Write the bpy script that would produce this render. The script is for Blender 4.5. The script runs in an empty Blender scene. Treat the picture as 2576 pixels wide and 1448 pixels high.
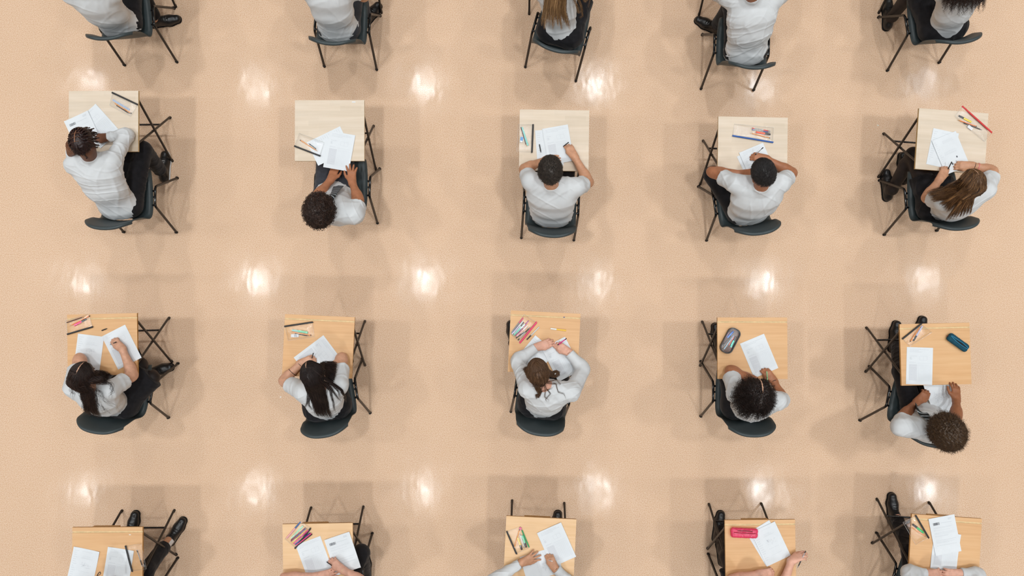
import bpy, bmesh, math
import numpy as np
from mathutils import Vector, Matrix
PI = math.pi
rng = np.random.default_rng(7)
S = bpy.context.scene
COL = S.collection
# ------------------------------------------------------------------ camera
CAMH, FOC, TILT, TOP = 7.05, 1988.0, math.atan(38 / 1988.0), 0.71
_c, _s = math.cos(TILT), math.sin(TILT)
def W(u, v, z=0.0):
    """point in the hall seen at photo pixel (u, v) at height z"""
    x, y, d = (u - 1288) / FOC, (724 - v) / FOC, -1.0
    y, d = y * _c - d * _s, y * _s + d * _c
    k = (z - CAMH) / d
    return np.array([x * k, y * k, z])
cam = bpy.data.cameras.new('camera'); cam.sensor_width = 36; cam.lens = FOC / 2576 * 36
cam_ob = bpy.data.objects.new('camera', cam); COL.objects.link(cam_ob)
cam_ob.location = (0, 0, CAMH); cam_ob.rotation_euler = (TILT, 0, 0); S.camera = cam_ob
S.view_settings.view_transform = 'Standard'; S.view_settings.look = 'None'
S.view_settings.gamma = 1; S.view_settings.use_curve_mapping = False
S.view_settings.exposure = 0.0
# ------------------------------------------------------------------ materials
def lin(c):
    c = [x / 255 for x in c]
    return tuple(x / 12.92 if x <= .04045 else ((x + .055) / 1.055) ** 2.4 for x in c) + (1,)
class NT:
    def __init__(s, m):
        m.use_nodes = True; s.t = m.node_tree; s.n = s.t.nodes
        s.b = s.n['Principled BSDF']; s.out = s.n['Material Output']
    def node(s, t, **kw):
        n = s.n.new(t)
        for k, v in kw.items():
            if hasattr(n, k) and k not in n.inputs: setattr(n, k, v)
            else: n.inputs[k].default_value = v
        return n
    def link(s, a, b): s.t.links.new(a, b)
    def noise(s, scale, detail=2, vec=None, rough=.5):
        n = s.node('ShaderNodeTexNoise', Scale=scale, Detail=detail, Roughness=rough)
        if vec is not None: s.link(vec, n.inputs['Vector'])
        return n.outputs['Fac']
    def coords(s, kind='Object', scale=(1, 1, 1)):
        t = s.node('ShaderNodeTexCoord'); m = s.node('ShaderNodeMapping'); m.inputs['Scale'].default_value = scale
        s.link(t.outputs[kind], m.inputs['Vector']); return m.outputs['Vector']
    def ramp(s, fac, stops):
        r = s.node('ShaderNodeValToRGB'); e = r.color_ramp.elements
        while len(e) < len(stops): e.new(.5)
        for q, (p, c) in zip(e, stops): q.position = p; q.color = c
        s.link(fac, r.inputs['Fac']); return r.outputs['Color']
    def bump(s, h, strength=.3, dist=.01):
        b = s.node('ShaderNodeBump', Strength=strength, Distance=dist)
        s.link(h, b.inputs['Height']); s.link(b.outputs['Normal'], s.b.inputs['Normal'])
MATS = {}
def mat(name, rgb, rough=.5, spec=.5, coat=0, metal=0, var=0, vscale=60, bump=0, bscale=200, bdist=.002, sheen=0):
    if name in MATS: return MATS[name]
    m = bpy.data.materials.new(name); N = NT(m); c = lin(rgb)
    N.b.inputs['Base Color'].default_value = c; N.b.inputs['Roughness'].default_value = rough
    N.b.inputs['Specular IOR Level'].default_value = spec; N.b.inputs['Metallic'].default_value = metal
    N.b.inputs['Coat Weight'].default_value = coat; N.b.inputs['Sheen Weight'].default_value = sheen
    v = N.coords()
    lo = tuple(x * (1 - var) for x in c[:3]) + (1,); hi = tuple(min(1, x * (1 + var)) for x in c[:3]) + (1,)
    N.link(N.ramp(N.noise(vscale, 3, v), [(.3, lo), (.7, hi)]), N.b.inputs['Base Color'])
    if bump: N.bump(N.noise(bscale, 3, v), bump, bdist)
    MATS[name] = m; return m
def wood(name, base, dark, light, blocks=False):
    m = bpy.data.materials.new(name); N = NT(m)
    a = N.noise(1, 4, N.coords(scale=(2.2, 42, 20)), .6)
    b = N.noise(1, 2, N.coords(scale=(1.2, 7, 5)))
    mix = N.node('ShaderNodeMix', data_type='FLOAT'); mix.inputs[0].default_value = .45
    N.link(a, mix.inputs[2]); N.link(b, mix.inputs[3])
    col = N.ramp(mix.outputs[0], [(.32, lin(dark)), (.5, lin(base)), (.68, lin(light))])
    if blocks:
        br = N.node('ShaderNodeTexBrick', Scale=1.0); br.inputs['Brick Width'].default_value = .17; br.inputs['Row Height'].default_value = .04
        br.inputs['Mortar Size'].default_value = 0; br.inputs['Color1'].default_value = (.93, .93, .92, 1); br.inputs['Color2'].default_value = (1, 1, 1, 1)
        N.link(N.coords(), br.inputs['Vector'])
        mm = N.node('ShaderNodeMix', data_type='RGBA', blend_type='MULTIPLY'); mm.inputs[0].default_value = 1
        N.link(col, mm.inputs[6]); N.link(br.outputs['Color'], mm.inputs[7]); col = mm.outputs[2]
    N.link(col, N.b.inputs['Base Color']); N.b.inputs['Roughness'].default_value = .42
    N.b.inputs['Specular IOR Level'].default_value = .35
    MATS[name] = m; return m
def floor_mat():
    m = bpy.data.materials.new('speckled_vinyl'); N = NT(m); v = N.coords()
    a = N.noise(140, 2, v, .6); b = N.noise(300, 2, v, .6); c = N.noise(1.1, 3, v)
    col = N.ramp(a, [(.36, lin((190, 138, 98))), (.45, lin((214, 179, 147))), (.55, lin((221, 191, 162))), (.64, lin((232, 211, 190)))])
    col2 = N.ramp(b, [(.38, lin((188, 134, 98))), (.45, lin((214, 181, 151))), (.57, lin((221, 191, 164))), (.64, lin((233, 213, 194)))])
    mx = N.node('ShaderNodeMix', data_type='RGBA'); mx.inputs[0].default_value = .45
    N.link(col, mx.inputs[6]); N.link(col2, mx.inputs[7])
    sc = N.ramp(c, [(.3, (.965, .96, .95, 1)), (.7, (1, 1, 1, 1))])
    mm = N.node('ShaderNodeMix', data_type='RGBA', blend_type='MULTIPLY'); mm.inputs[0].default_value = 1
    N.link(mx.outputs[2], mm.inputs[6]); N.link(sc, mm.inputs[7]); N.link(mm.outputs[2], N.b.inputs['Base Color'])
    N.b.inputs['Roughness'].default_value = .65; N.b.inputs['Specular IOR Level'].default_value = .12
    wv = N.ramp(N.noise(.55, 3, v), [(.35, (.05, .05, .05, 1)), (.65, (.19, .19, .19, 1))]); N.link(wv, N.b.inputs['Coat Weight'])
    N.b.inputs['Coat IOR'].default_value = 1.42
    r = N.ramp(N.noise(5, 4, v), [(.35, (.07, .07, .07, 1)), (.65, (.16, .16, .16, 1))])
    N.link(r, N.b.inputs['Coat Roughness'])
    h1 = N.noise(2.2, 3, N.coords(scale=(1.6, .8, 1))); h2 = N.noise(60, 2, N.coords(scale=(3, .3, 1)))
    ad = N.node('ShaderNodeMath', operation='MULTIPLY_ADD'); N.link(h2, ad.inputs[0]); ad.inputs[1].default_value = .010; N.link(h1, ad.inputs[2])
    bp = N.node('ShaderNodeBump', Strength=1.0, Distance=.0026); N.link(ad.outputs[0], bp.inputs['Height'])
    N.link(bp.outputs['Normal'], N.b.inputs['Coat Normal'])
    return m
def film(name, tint, fac=.16, op=0.0):
    m = bpy.data.materials.new(name); N = NT(m)
    t = N.node('ShaderNodeBsdfTransparent'); t.inputs[0].default_value = tint
    g = N.node('ShaderNodeBsdfGlossy', Roughness=.15)
    v = N.coords(); b = N.node('ShaderNodeBump', Strength=1.0, Distance=.0045)
    N.link(N.noise(60, 2, v), b.inputs['Height']); N.link(b.outputs['Normal'], g.inputs['Normal'])
    mx = N.node('ShaderNodeMixShader'); mx.inputs[0].default_value = fac
    N.link(t.outputs[0], mx.inputs[1]); N.link(g.outputs[0], mx.inputs[2])
    last = mx.outputs[0]
    if op:
        m2 = N.node('ShaderNodeMixShader'); m2.inputs[0].default_value = op
        N.link(last, m2.inputs[1]); N.link(N.b.outputs[0], m2.inputs[2]); last = m2.outputs[0]
        N.b.inputs['Base Color'].default_value = tint; N.b.inputs['Roughness'].default_value = .3
    N.link(last, N.out.inputs['Surface']); MATS[name] = m; return m
def hairmat(name, dark, light):
    if name in MATS: return MATS[name]
    m = bpy.data.materials.new(name); N = NT(m)
    i = N.node('ShaderNodeNewGeometry')
    N.link(N.ramp(i.outputs['Random Per Island'], [(0, lin(dark)), (.6, lin(tuple((a + b) / 2 for a, b in zip(dark, light)))), (1, lin(light))]), N.b.inputs['Base Color'])
    N.b.inputs['Roughness'].default_value = .42; N.b.inputs['Specular IOR Level'].default_value = .4
    MATS[name] = m; return m
def skin(name, rgb):
    m = mat(name, rgb, .48, .4, var=.10, vscale=38, bump=.12, bscale=260, bdist=.001)
    N = NT(m); N.b.inputs['Subsurface Weight'].default_value = .0
    return m
def cloth(name, rgb, rough=.85, fold=.5, var=.06):
    if name in MATS: return MATS[name]
    m = mat(name, rgb, rough, .2, var=var, vscale=25, sheen=.1); N = NT(m)
    def ridged(sc, v):
        n = N.node('ShaderNodeTexNoise', Scale=sc, Detail=2.0, Roughness=.5, Distortion=.6); n.noise_type = 'RIDGED_MULTIFRACTAL'; n.normalize = True
        N.link(v, n.inputs['Vector']); return n.outputs['Fac']
    ad = N.node('ShaderNodeMath', operation='ADD'); N.link(ridged(5.5, N.coords(scale=(1.7, .8, .6))), ad.inputs[0]); N.link(ridged(7.5, N.coords(scale=(.7, 1.5, 1.0))), ad.inputs[1])
    N.bump(ad.outputs[0], fold, .022)
    return m
# ------------------------------------------------------------------ mesh / object helpers
def mesh_np(name, V, F, mats, mi=None, smooth=True):
    V = np.asarray(V, np.float32); F = np.asarray(F, np.int32)
    me = bpy.data.meshes.new(name); nf, k = F.shape
    me.vertices.add(len(V)); me.vertices.foreach_set('co', V.ravel())
    me.loops.add(nf * k); me.loops.foreach_set('vertex_index', F.ravel())
    me.polygons.add(nf); me.polygons.foreach_set('loop_start', np.arange(0, nf * k, k, dtype=np.int32))
    for m in (mats if isinstance(mats, (list, tuple)) else [mats]): me.materials.append(m)
    if mi is not None: me.polygons.foreach_set('material_index', np.asarray(mi, np.int32))
    me.update(calc_edges=True); me.validate()
    me.polygons.foreach_set('use_smooth', np.full(len(me.polygons), smooth))
    return me
def link(name, me, parent=None, loc=None):
    o = bpy.data.objects.new(name, me); COL.objects.link(o)
    if parent is not None: o.parent = parent
    if loc is not None: o.location = loc
    return o
def tag(o, label=None, cat=None, group=None, kind=None):
    if label: o['label'] = label
    if cat: o['category'] = cat
    if group: o['group'] = group
    if kind: o['kind'] = kind
    return o
def empty(name, loc, rz=0.0):
    o = bpy.data.objects.new(name, None); COL.objects.link(o); o.empty_display_size = .05
    o.location = loc; o.rotation_euler = (0, 0, rz); return o
def copy_tree(o, parent=None):
    c = o.copy(); COL.objects.link(c)
    if parent is not None: c.parent = parent
    for ch in list(o.children): copy_tree(ch, c)
    return c
class MB:
    """collects simple shapes for one mesh (quads / tris / ngons through bmesh)"""
    def __init__(s): s.v = []; s.f = []; s.m = []
    def add(s, V, F, mi=0):
        o = len(s.v); s.v += [tuple(map(float, p)) for p in V]
        s.f += [tuple(i + o for i in f) for f in F]; s.m += [mi] * len(F)
    def box(s, c, size, rz=0, mi=0, ax=None):
        hx, hy, hz = [q / 2 for q in size]; ca, sa = math.cos(rz), math.sin(rz); P = []
        for dz in (-hz, hz):
            for dx, dy in ((-hx, -hy), (hx, -hy), (hx, hy), (-hx, hy)):
                P.append((c[0] + dx * ca - dy * sa, c[1] + dx * sa + dy * ca, c[2] + dz))
        s.add(P, [(3, 2, 1, 0), (4, 5, 6, 7), (0, 1, 5, 4), (1, 2, 6, 5), (2, 3, 7, 6), (3, 0, 4, 7)], mi)
    def tube(s, pts, r, n=10, mi=0, flat=1.0, closed=False):
        pts = [np.asarray(p, float) for p in pts]; R = r if hasattr(r, '__len__') else [r] * len(pts)
        ref = np.array([0, 0, 1.0]); V = []; F = []
        for i, p in enumerate(pts):
            t = pts[min(i + 1, len(pts) - 1)] - pts[max(i - 1, 0)]; t /= np.linalg.norm(t) + 1e-9
            a = np.cross(t, ref)
            if np.linalg.norm(a) < .05: a = np.cross(t, np.array([0, 1.0, 0]))
            a /= np.linalg.norm(a); b = np.cross(a, t)
            for k in range(n):
                w = 2 * PI * k / n; V.append(p + R[i] * (a * math.cos(w) + b * math.sin(w) * flat))
        for i in range(len(pts) - 1):
            for k in range(n):
                F.append((i * n + k, i * n + (k + 1) % n, (i + 1) * n + (k + 1) % n, (i + 1) * n + k))
        F.append(tuple(range(n))[::-1]); F.append(tuple((len(pts) - 1) * n + k for k in range(n)))
        s.add(V, F, mi)
    def prism(s, poly, z0, z1, mi=0):
        n = len(poly); V = [(x, y, z0) for x, y in poly] + [(x, y, z1) for x, y in poly]
        s.add(V, [tuple(range(n))[::-1], tuple(range(n, 2 * n))] + [(i, (i + 1) % n, n + (i + 1) % n, n + i) for i in range(n)], mi)
    def build(s, name, mats, parent=None, smooth=False, bevel=0, seg=2, auto=None):
        me = bpy.data.meshes.new(name); me.from_pydata(s.v, [], s.f)
        for m in (mats if isinstance(mats, (list, tuple)) else [mats]): me.materials.append(m)
        me.polygons.foreach_set('material_index', s.m)
        bm = bmesh.new(); bm.from_mesh(me)
        bmesh.ops.recalc_face_normals(bm, faces=bm.faces)
        if bevel: bmesh.ops.bevel(bm, geom=[e for e in bm.edges if e.calc_face_angle(0) > .6], offset=bevel, segments=seg, affect='EDGES', profile=.5)
        bm.to_mesh(me); bm.free()
        me.polygons.foreach_set('use_smooth', [smooth] * len(me.polygons))
        if smooth: me.set_sharp_from_angle(angle=.9)
        return link(name, me, parent)
# ------------------------------------------------------------------ implicit surfaces
def unit(v): v = np.asarray(v, float); return v / (np.linalg.norm(v) + 1e-12)
def cone(a, b, r1, r2, k=.02, n=None, s=1.0, cut=()):
    return dict(t=0, a=np.asarray(a, float), b=np.asarray(b, float), r1=r1, r2=r2, k=k, n=None if n is None else unit(n), s=s, cut=cut)
def ell(c, R, fr, k=.02, cut=()):
    return dict(t=1, c=np.asarray(c, float), R=np.asarray(R, float), fr=fr, k=k, cut=cut)
def field(prims, h, pad=.02):
    lo, hi = [], []
    for p in prims:
        if p['t'] == 0:
            r = max(p['r1'], p['r2']) * max(1, p['s']); lo.append(np.minimum(p['a'], p['b']) - r); hi.append(np.maximum(p['a'], p['b']) + r)
        else:
            r = max(p['R']); lo.append(p['c'] - r); hi.append(p['c'] + r)
        p['bb'] = (lo[-1], hi[-1])
    lo = np.min(lo, 0) - pad; hi = np.max(hi, 0) + pad
    n = np.ceil((hi - lo) / h).astype(int) + 2
    D = np.full(n, .1, np.float32); ax = [lo[i] + h * np.arange(n[i]) for i in range(3)]
    for p in prims:
        m = p['k'] + 2.5 * h
        i0 = np.maximum(np.floor((p['bb'][0] - m - lo) / h).astype(int), 0); i1 = np.minimum(np.ceil((p['bb'][1] + m - lo) / h).astype(int) + 1, n)
        X = ax[0][i0[0]:i1[0], None, None]; Y = ax[1][None, i0[1]:i1[1], None]; Z = ax[2][None, None, i0[2]:i1[2]]
        if p['t'] == 0:
            a, b = p['a'], p['b']; ba = b - a; L = max(ba @ ba, 1e-9)
            qx, qy, qz = X - a[0], Y - a[1], Z - a[2]
            t = np.clip((qx * ba[0] + qy * ba[1] + qz * ba[2]) / L, 0, 1)
            qx = qx - t * ba[0]; qy = qy - t * ba[1]; qz = qz - t * ba[2]
            if p['n'] is not None:
                w = p['n']; g = (qx * w[0] + qy * w[1] + qz * w[2]) * (1 - 1 / p['s'])
                qx = qx - g * w[0]; qy = qy - g * w[1]; qz = qz - g * w[2]
            d = np.sqrt(qx * qx + qy * qy + qz * qz) - (p['r1'] + t * (p['r2'] - p['r1']))
        else:
            q = [X - p['c'][0], Y - p['c'][1], Z - p['c'][2]]; k0 = 0; k1 = 0
            for w, r in zip(p['fr'], p['R']):
                e = q[0] * w[0] + q[1] * w[1] + q[2] * w[2]; k0 = k0 + (e / r) ** 2; k1 = k1 + (e / r / r) ** 2
            k0 = np.sqrt(k0); d = k0 * (k0 - 1) / (np.sqrt(k1) + 1e-9)
        for pt, nn in p['cut']:
            d = np.maximum(d, (X - pt[0]) * nn[0] + (Y - pt[1]) * nn[1] + (Z - pt[2]) * nn[2])
        sl = tuple(slice(i0[i], i1[i]) for i in range(3)); A = D[sl]; k = p['k']
        hh = np.clip(.5 + .5 * (A - d) / k, 0, 1)
        D[sl] = A * (1 - hh) + d * hh - k * hh * (1 - hh)
    return D, lo
def surface(prims, h):
    D, lo = field(prims, h); ins = D < 0
    nx, ny, nz = D.shape
    cnt = np.zeros((nx - 1, ny - 1, nz - 1), np.int8)
    for i in (0, 1):
        for j in (0, 1):
            for k in (0, 1): cnt += ins[i:nx - 1 + i, j:ny - 1 + j, k:nz - 1 + k]
    act = (cnt > 0) & (cnt < 8); I = np.argwhere(act); idx = np.full(cnt.shape, -1, np.int32); idx[act] = np.arange(len(I))
    acc = np.zeros((len(I), 3)); num = np.zeros(len(I))
    for axn in range(3):
        o1, o2 = [q for q in range(3) if q != axn]
        for u in (0, 1):
            for w in (0, 1):
                A = I.copy(); A[:, o1] += u; A[:, o2] += w; B = A.copy(); B[:, axn] += 1
                da = D[A[:, 0], A[:, 1], A[:, 2]]; db = D[B[:, 0], B[:, 1], B[:, 2]]
                m = (da < 0) != (db < 0); t = np.where(m, da / np.where(m, da - db, 1), 0)
                P = A.astype(float); P[:, axn] += t; acc[m] += P[m]; num[m] += 1
    V = lo + h * acc / num[:, None]; F = []
    for axn in range(3):
        o1, o2 = (axn + 1) % 3, (axn + 2) % 3
        s0 = [slice(1, -1)] * 3; s0[axn] = slice(0, -1); s1 = list(s0); s1[axn] = slice(1, None)
        a, b = ins[tuple(s0)], ins[tuple(s1)]; E = np.argwhere(a != b); sg = a[a != b]
        E[:, o1] += 1; E[:, o2] += 1
        def c(d1, d2):
            q = E.copy(); q[:, o1] += d1; q[:, o2] += d2; return idx[q[:, 0], q[:, 1], q[:, 2]]
        Q = np.stack([c(-1, -1), c(0, -1), c(0, 0), c(-1, 0)], 1); Q[~sg] = Q[~sg][:, ::-1]; F.append(Q)
    F = np.concatenate(F); F = F[(F >= 0).all(1)]
    return V, F
def vnormals(V, F):
    n = np.cross(V[F[:, 2]] - V[F[:, 0]], V[F[:, 3]] - V[F[:, 1]]); N = np.zeros_like(V)
    for k in range(4): np.add.at(N, F[:, k], n)
    return N / (np.linalg.norm(N, axis=1, keepdims=True) + 1e-12)
def crease(V, F, amp, seed, freq=1.0):
    """cloth folds: a few soft warped ridges pushed along the normals"""
    r = np.random.default_rng(seed); N = vnormals(V, F); d = np.zeros(len(V))
    for _ in range(9):
        a = unit(r.normal(size=3) * (1, 1, .8)); b = unit(r.normal(size=3)); w = r.uniform(14, 40) * freq
        x = V @ a * w + 2.6 * np.sin(V @ b * r.uniform(5, 14) + r.uniform(0, 6)) + r.uniform(0, 6)
        m = np.clip(1.8 * np.sin(V @ unit(r.normal(size=3)) * 9 + r.uniform(0, 6)) - .5, 0, 1)
        wd = r.uniform(.18, .4); d += (np.exp(-(np.sin(x) / wd) ** 2) - .5 * wd) * m
    return V + N * (d * amp)[:, None]
def part(name, prims, h, m, parent, org, fold=0, seed=0, freq=1.0, label=None):
    V, F = surface(prims, h)
    if fold: V = crease(V, F, fold, seed, freq)
    o = link(name, mesh_np(name, V - org, F, m), parent)
    if label: o['label'] = label
    return o
# ------------------------------------------------------------------ strands
def smooth_path(P, M):
    """(n,k,3) control points -> (n,M,3) Catmull-Rom"""
    P = np.asarray(P, float); k = P.shape[1]; A = np.concatenate([2 * P[:, :1] - P[:, 1:2], P, 2 * P[:, -1:] - P[:, -2:-1]], 1)
    t = np.linspace(0, k - 1 - 1e-6, M); i = t.astype(int); f = (t - i)[None, :, None]
    p0, p1, p2, p3 = A[:, i], A[:, i + 1], A[:, i + 2], A[:, i + 3]
    return .5 * (2 * p1 + (p2 - p0) * f + (2 * p0 - 5 * p1 + 4 * p2 - p3) * f ** 2 + (3 * p1 - p0 - 3 * p2 + p3) * f ** 3)
def frames(P):
    T = np.gradient(P, axis=1); T /= np.linalg.norm(T, axis=2, keepdims=True) + 1e-9
    ref = np.zeros_like(T); ref[..., 0] = .31; ref[..., 1] = .47; ref[..., 2] = .83
    A = np.cross(T, ref); A /= np.linalg.norm(A, axis=2, keepdims=True) + 1e-9
    return T, A, np.cross(T, A)
def strands(P, r0, r1, sides=3):
    n, M, _ = P.shape; T, A, B = frames(P)
    r = np.linspace(1, 0, M)[None, :, None]; R = np.asarray(r0, float)[..., None] if np.ndim(r0) == 2 else r1 + (np.broadcast_to(np.asarray(r0, float).reshape(-1, 1, 1), (n, 1, 1)) - r1) * r
    w = 2 * PI * np.arange(sides) / sides
    V = P[:, :, None] + R[:, :, None] * (A[:, :, None] * np.cos(w)[None, None, :, None] + B[:, :, None] * np.sin(w)[None, None, :, None])
    b = (np.arange(n) * M * sides)[:, None, None] + (np.arange(M - 1) * sides)[None, :, None] + np.arange(sides)[None, None]
    b2 = (np.arange(n) * M * sides)[:, None, None] + (np.arange(M - 1) * sides)[None, :, None] + ((np.arange(sides) + 1) % sides)[None, None]
    F = np.stack([b, b2, b2 + sides, b + sides], -1).reshape(-1, 4)
    return V.reshape(-1, 3), F
def helix(P, rad, turns, rs):
    n, M, _ = P.shape; T, A, B = frames(P); t = np.linspace(0, 1, M)[None]
    ph = rs.uniform(0, 6.28, (n, 1)) + 2 * PI * np.asarray(turns).reshape(-1, 1) * t; R = (np.asarray(rad).reshape(-1, 1) * np.minimum(1, t * 4))[..., None]
    return P + R * (A * np.cos(ph)[..., None] + B * np.sin(ph)[..., None])
class Hair:
    def __init__(s): s.V = []; s.F = []; s.M = []; s.n = 0
    def add(s, V, F, mi=0): s.V.append(V); s.F.append(F + s.n); s.M.append(np.full(len(F), mi)); s.n += len(V)
    def build(s, name, mats, parent, org):
        return link(name, mesh_np(name, np.concatenate(s.V) - org, np.concatenate(s.F), mats, np.concatenate(s.M)), parent)
# ------------------------------------------------------------------ exam desk
M_MAPLE = wood('pale_maple', (216, 198, 176), (209, 190, 166), (223, 207, 188), True)
M_BEECH = wood('warm_beech', (213, 166, 117), (202, 153, 103), (220, 177, 129))
M_PALEB = wood('pale_beech', (223, 183, 137), (215, 172, 124), (229, 192, 149))
M_GROOVE = mat('groove_bare_wood', (214, 186, 142), .6, .2, var=.12, vscale=40)
M_EDGE = mat('lacquered_edge', (176, 128, 62), .45, .3, var=.15, vscale=30)
M_EDGEL = mat('pale_lacquered_edge', (188, 158, 104), .45, .3, var=.12, vscale=30)
M_STEEL = mat('black_brown_steel', (40, 33, 28), .4, .5, var=.15, vscale=25)
M_RAIL = mat('glossy_black_steel', (16, 15, 16), .18, .6, var=.1)
M_RUB = mat('black_rubber', (22, 21, 20), .7, .3, var=.1)
M_SHELL = mat('dark_teal_grey_plastic', (56, 65, 67), .48, .45, var=.06, vscale=18, bump=.25, bscale=700, bdist=.0006)
DW, DD, DT = .560, .492, .020
def desk(top, edge, groove, bracket):
    d = empty('exam_desk', (0, 0, 0)); b = MB(); hy, hx = DD / 2, DW / 2
    if groove: prof = [(-hy, 0), (hy, 0), (hy, DT), (hy - .030, DT), (hy - .031, DT - .004), (hy - .043, DT - .004), (hy - .044, DT), (-hy, DT)]
    else: prof = [(-hy, 0), (hy, 0), (hy, DT), (-hy, DT)]
    n = len(prof); V = [(-hx, y, TOP - DT + z) for y, z in prof] + [(hx, y, TOP - DT + z) for y, z in prof]
    b.add(V, [tuple(range(n))[::-1], tuple(range(n, 2 * n))], 1)
    for i in range(n):
        j = (i + 1) % n; mi = 0
        if i in (1,) or j == 0: mi = 1
        if groove and i in (3, 4, 5): mi = 2
        b.add([V[i], V[j], V[n + j], V[n + i]], [(0, 1, 2, 3)], mi)
    me = b.build('tabletop', [top, edge, M_GROOVE], d)
    bm = bmesh.new(); bm.from_mesh(me.data); bmesh.ops.remove_doubles(bm, verts=bm.verts, dist=1e-5); bm.to_mesh(me.data); bm.free()
    for sx in (-1, 1):
        xa, xb = sx * .252, sx * .232
        for (x, y0, y1) in ((xa, .205, -.197), (xb, -.205, .197)):
            m = MB(); m.tube([(x, y0, TOP - DT - .004), (x, y1, .012)], .0095, 12); lg = m.build('leg', M_STEEL, d, True)
            q = MB(); q.tube([(x, y1 + (y0 - y1) * .03, .022), (x, y1, 0)], .0108, 12); q.build('foot_cap', M_RUB, lg, True)
        m = MB(); m.tube([(sx * .225, .002, .348), (sx * .262, .002, .348)], .007, 8); m.build('pivot_bolt', M_STEEL, d, True)
        m = MB(); m.box((sx * .242, 0, TOP - DT - .009), (.022, .43, .016)); m.build('top_rail', M_STEEL, d)
    def leg_at(t): return -.205 + (.197 + .205) * t, (TOP - DT) * (1 - t)
    y, z = leg_at(.74); m = MB(); m.tube([(-.232, y, z), (.232, y, z)], .008, 12); m.build('crossbar', M_RAIL, d, True)
    if bracket:
        m = MB(); m.box((-.03, hy - .007, TOP - DT - .022), (.21, .012, .042)); m.build('hook_rail', M_EDGE, d, bevel=.003)
    return d
DESK_PROTO = {'maple': desk(M_MAPLE, M_EDGEL, False, False), 'beech': desk(M_BEECH, M_EDGE, True, True), 'pale': desk(M_PALEB, M_EDGE, False, True)}
_used = set()
def place(proto, key, loc, rz, label, cat, group):
    o = proto[key] if key not in _used else copy_tree(proto[key]); _used.add(key)
    o.location = loc; o.rotation_euler = (0, 0, rz); return tag(o, label, cat, group)
# ------------------------------------------------------------------ polypropylene chair
def chair_proto():
    c = empty('polypropylene_chair', (0, 0, 0))
    prof = [(.232, .405), (.236, .425), (.222, .443), (.17, .449), (.08, .443), (-.02, .437), (-.10, .437), (-.155, .447), (-.188, .470), (-.208, .510), (-.224, .565), (-.243, .64), (-.262, .715), (-.281, .775), (-.290, .797), (-.300, .806), (-.312, .800), (-.314, .788)]
    hw = [.176, .184, .192, .203, .210, .212, .213, .213, .212, .210, .207, .204, .201, .198, .194, .190, .188, .187]
    us = [-1, -.97, -.9, -.75, -.55, -.35, -.12, .12, .35, .55, .75, .9, .97, 1]
    V = []
    for i, ((y, z), w) in enumerate(zip(prof, hw)):
        back = min(1, max(0, (z - .46) / .16)) if i >= 7 else 0
        for u in us:
            x = u * w; e = abs(u); zz, yy = z, y
            if i < 10: zz += (1 - back) * (.012 * e ** 3 - (.030 * ((e - .9) / .1) if e > .9 else 0) - .008 * math.cos(u * 1.57) * (1 if 3 < i < 8 else 0))
            if back:
                yy += back * .058 * e ** 2.4; zz = .46 + (zz - .46) * (1 - back * .20 * max(0, (e - .5) / .5) ** 2.2); yy -= back * (.008 * ((e - .9) / .1) if e > .9 and i < 13 else 0)
            V.append((x, yy, zz))
    n = len(us); F = []
    for i in range(len(prof) - 1):
        for k in range(n - 1):
            if i == 8 and 5 <= k <= 7: continue       # open slot between seat and back
            F.append((i * n + k, i * n + k + 1, (i + 1) * n + k + 1, (i + 1) * n + k))
    o = link('seat_shell', mesh_np('seat_shell', V, F, M_SHELL), c)
    s = o.modifiers.new('thickness', 'SOLIDIFY'); s.thickness = .007; s.offset = 0
    s = o.modifiers.new('smooth', 'SUBSURF'); s.levels = 2; s.render_levels = 2
    for sx in (-1, 1):
        P = [(sx * .235, .226, .010), (sx * .232, .098, .395), (sx * .231, .088, .418), (sx * .230, .068, .428), (sx * .230, -.058, .428), (sx * .231, -.080, .418), (sx * .232, -.092, .395), (sx * .235, -.260, .010)]
        m = MB(); m.tube(P[:2], .0105, 12); m.build('front_leg', M_STEEL, c, True)
        m = MB(); m.tube(P[1:7], .0105, 12); r = m.build('side_rail', M_RAIL, c, True)
        m = MB(); m.tube(P[6:], .0105, 12); m.build('rear_leg', M_STEEL, c, True)
        for p in (P[0], P[7]):
            m = MB(); m.tube([(p[0], p[1], .026), (p[0], p[1], 0)], .0118, 12); m.build('foot_cap', M_RUB, c, True)
        for y in (.05, -.07):
            m = MB(); m.tube([(sx * .17, y, .424), (sx * .228, y, .424)], .009, 8); m.build('bracket', M_RAIL, c, True)
    m = MB(); m.tube([(-.228, 0, .416), (.228, 0, .416)], .009, 10); m.build('crossbar', M_STEEL, c, True)
    return c
CHAIR_PROTO = {'c': chair_proto()}
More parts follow.
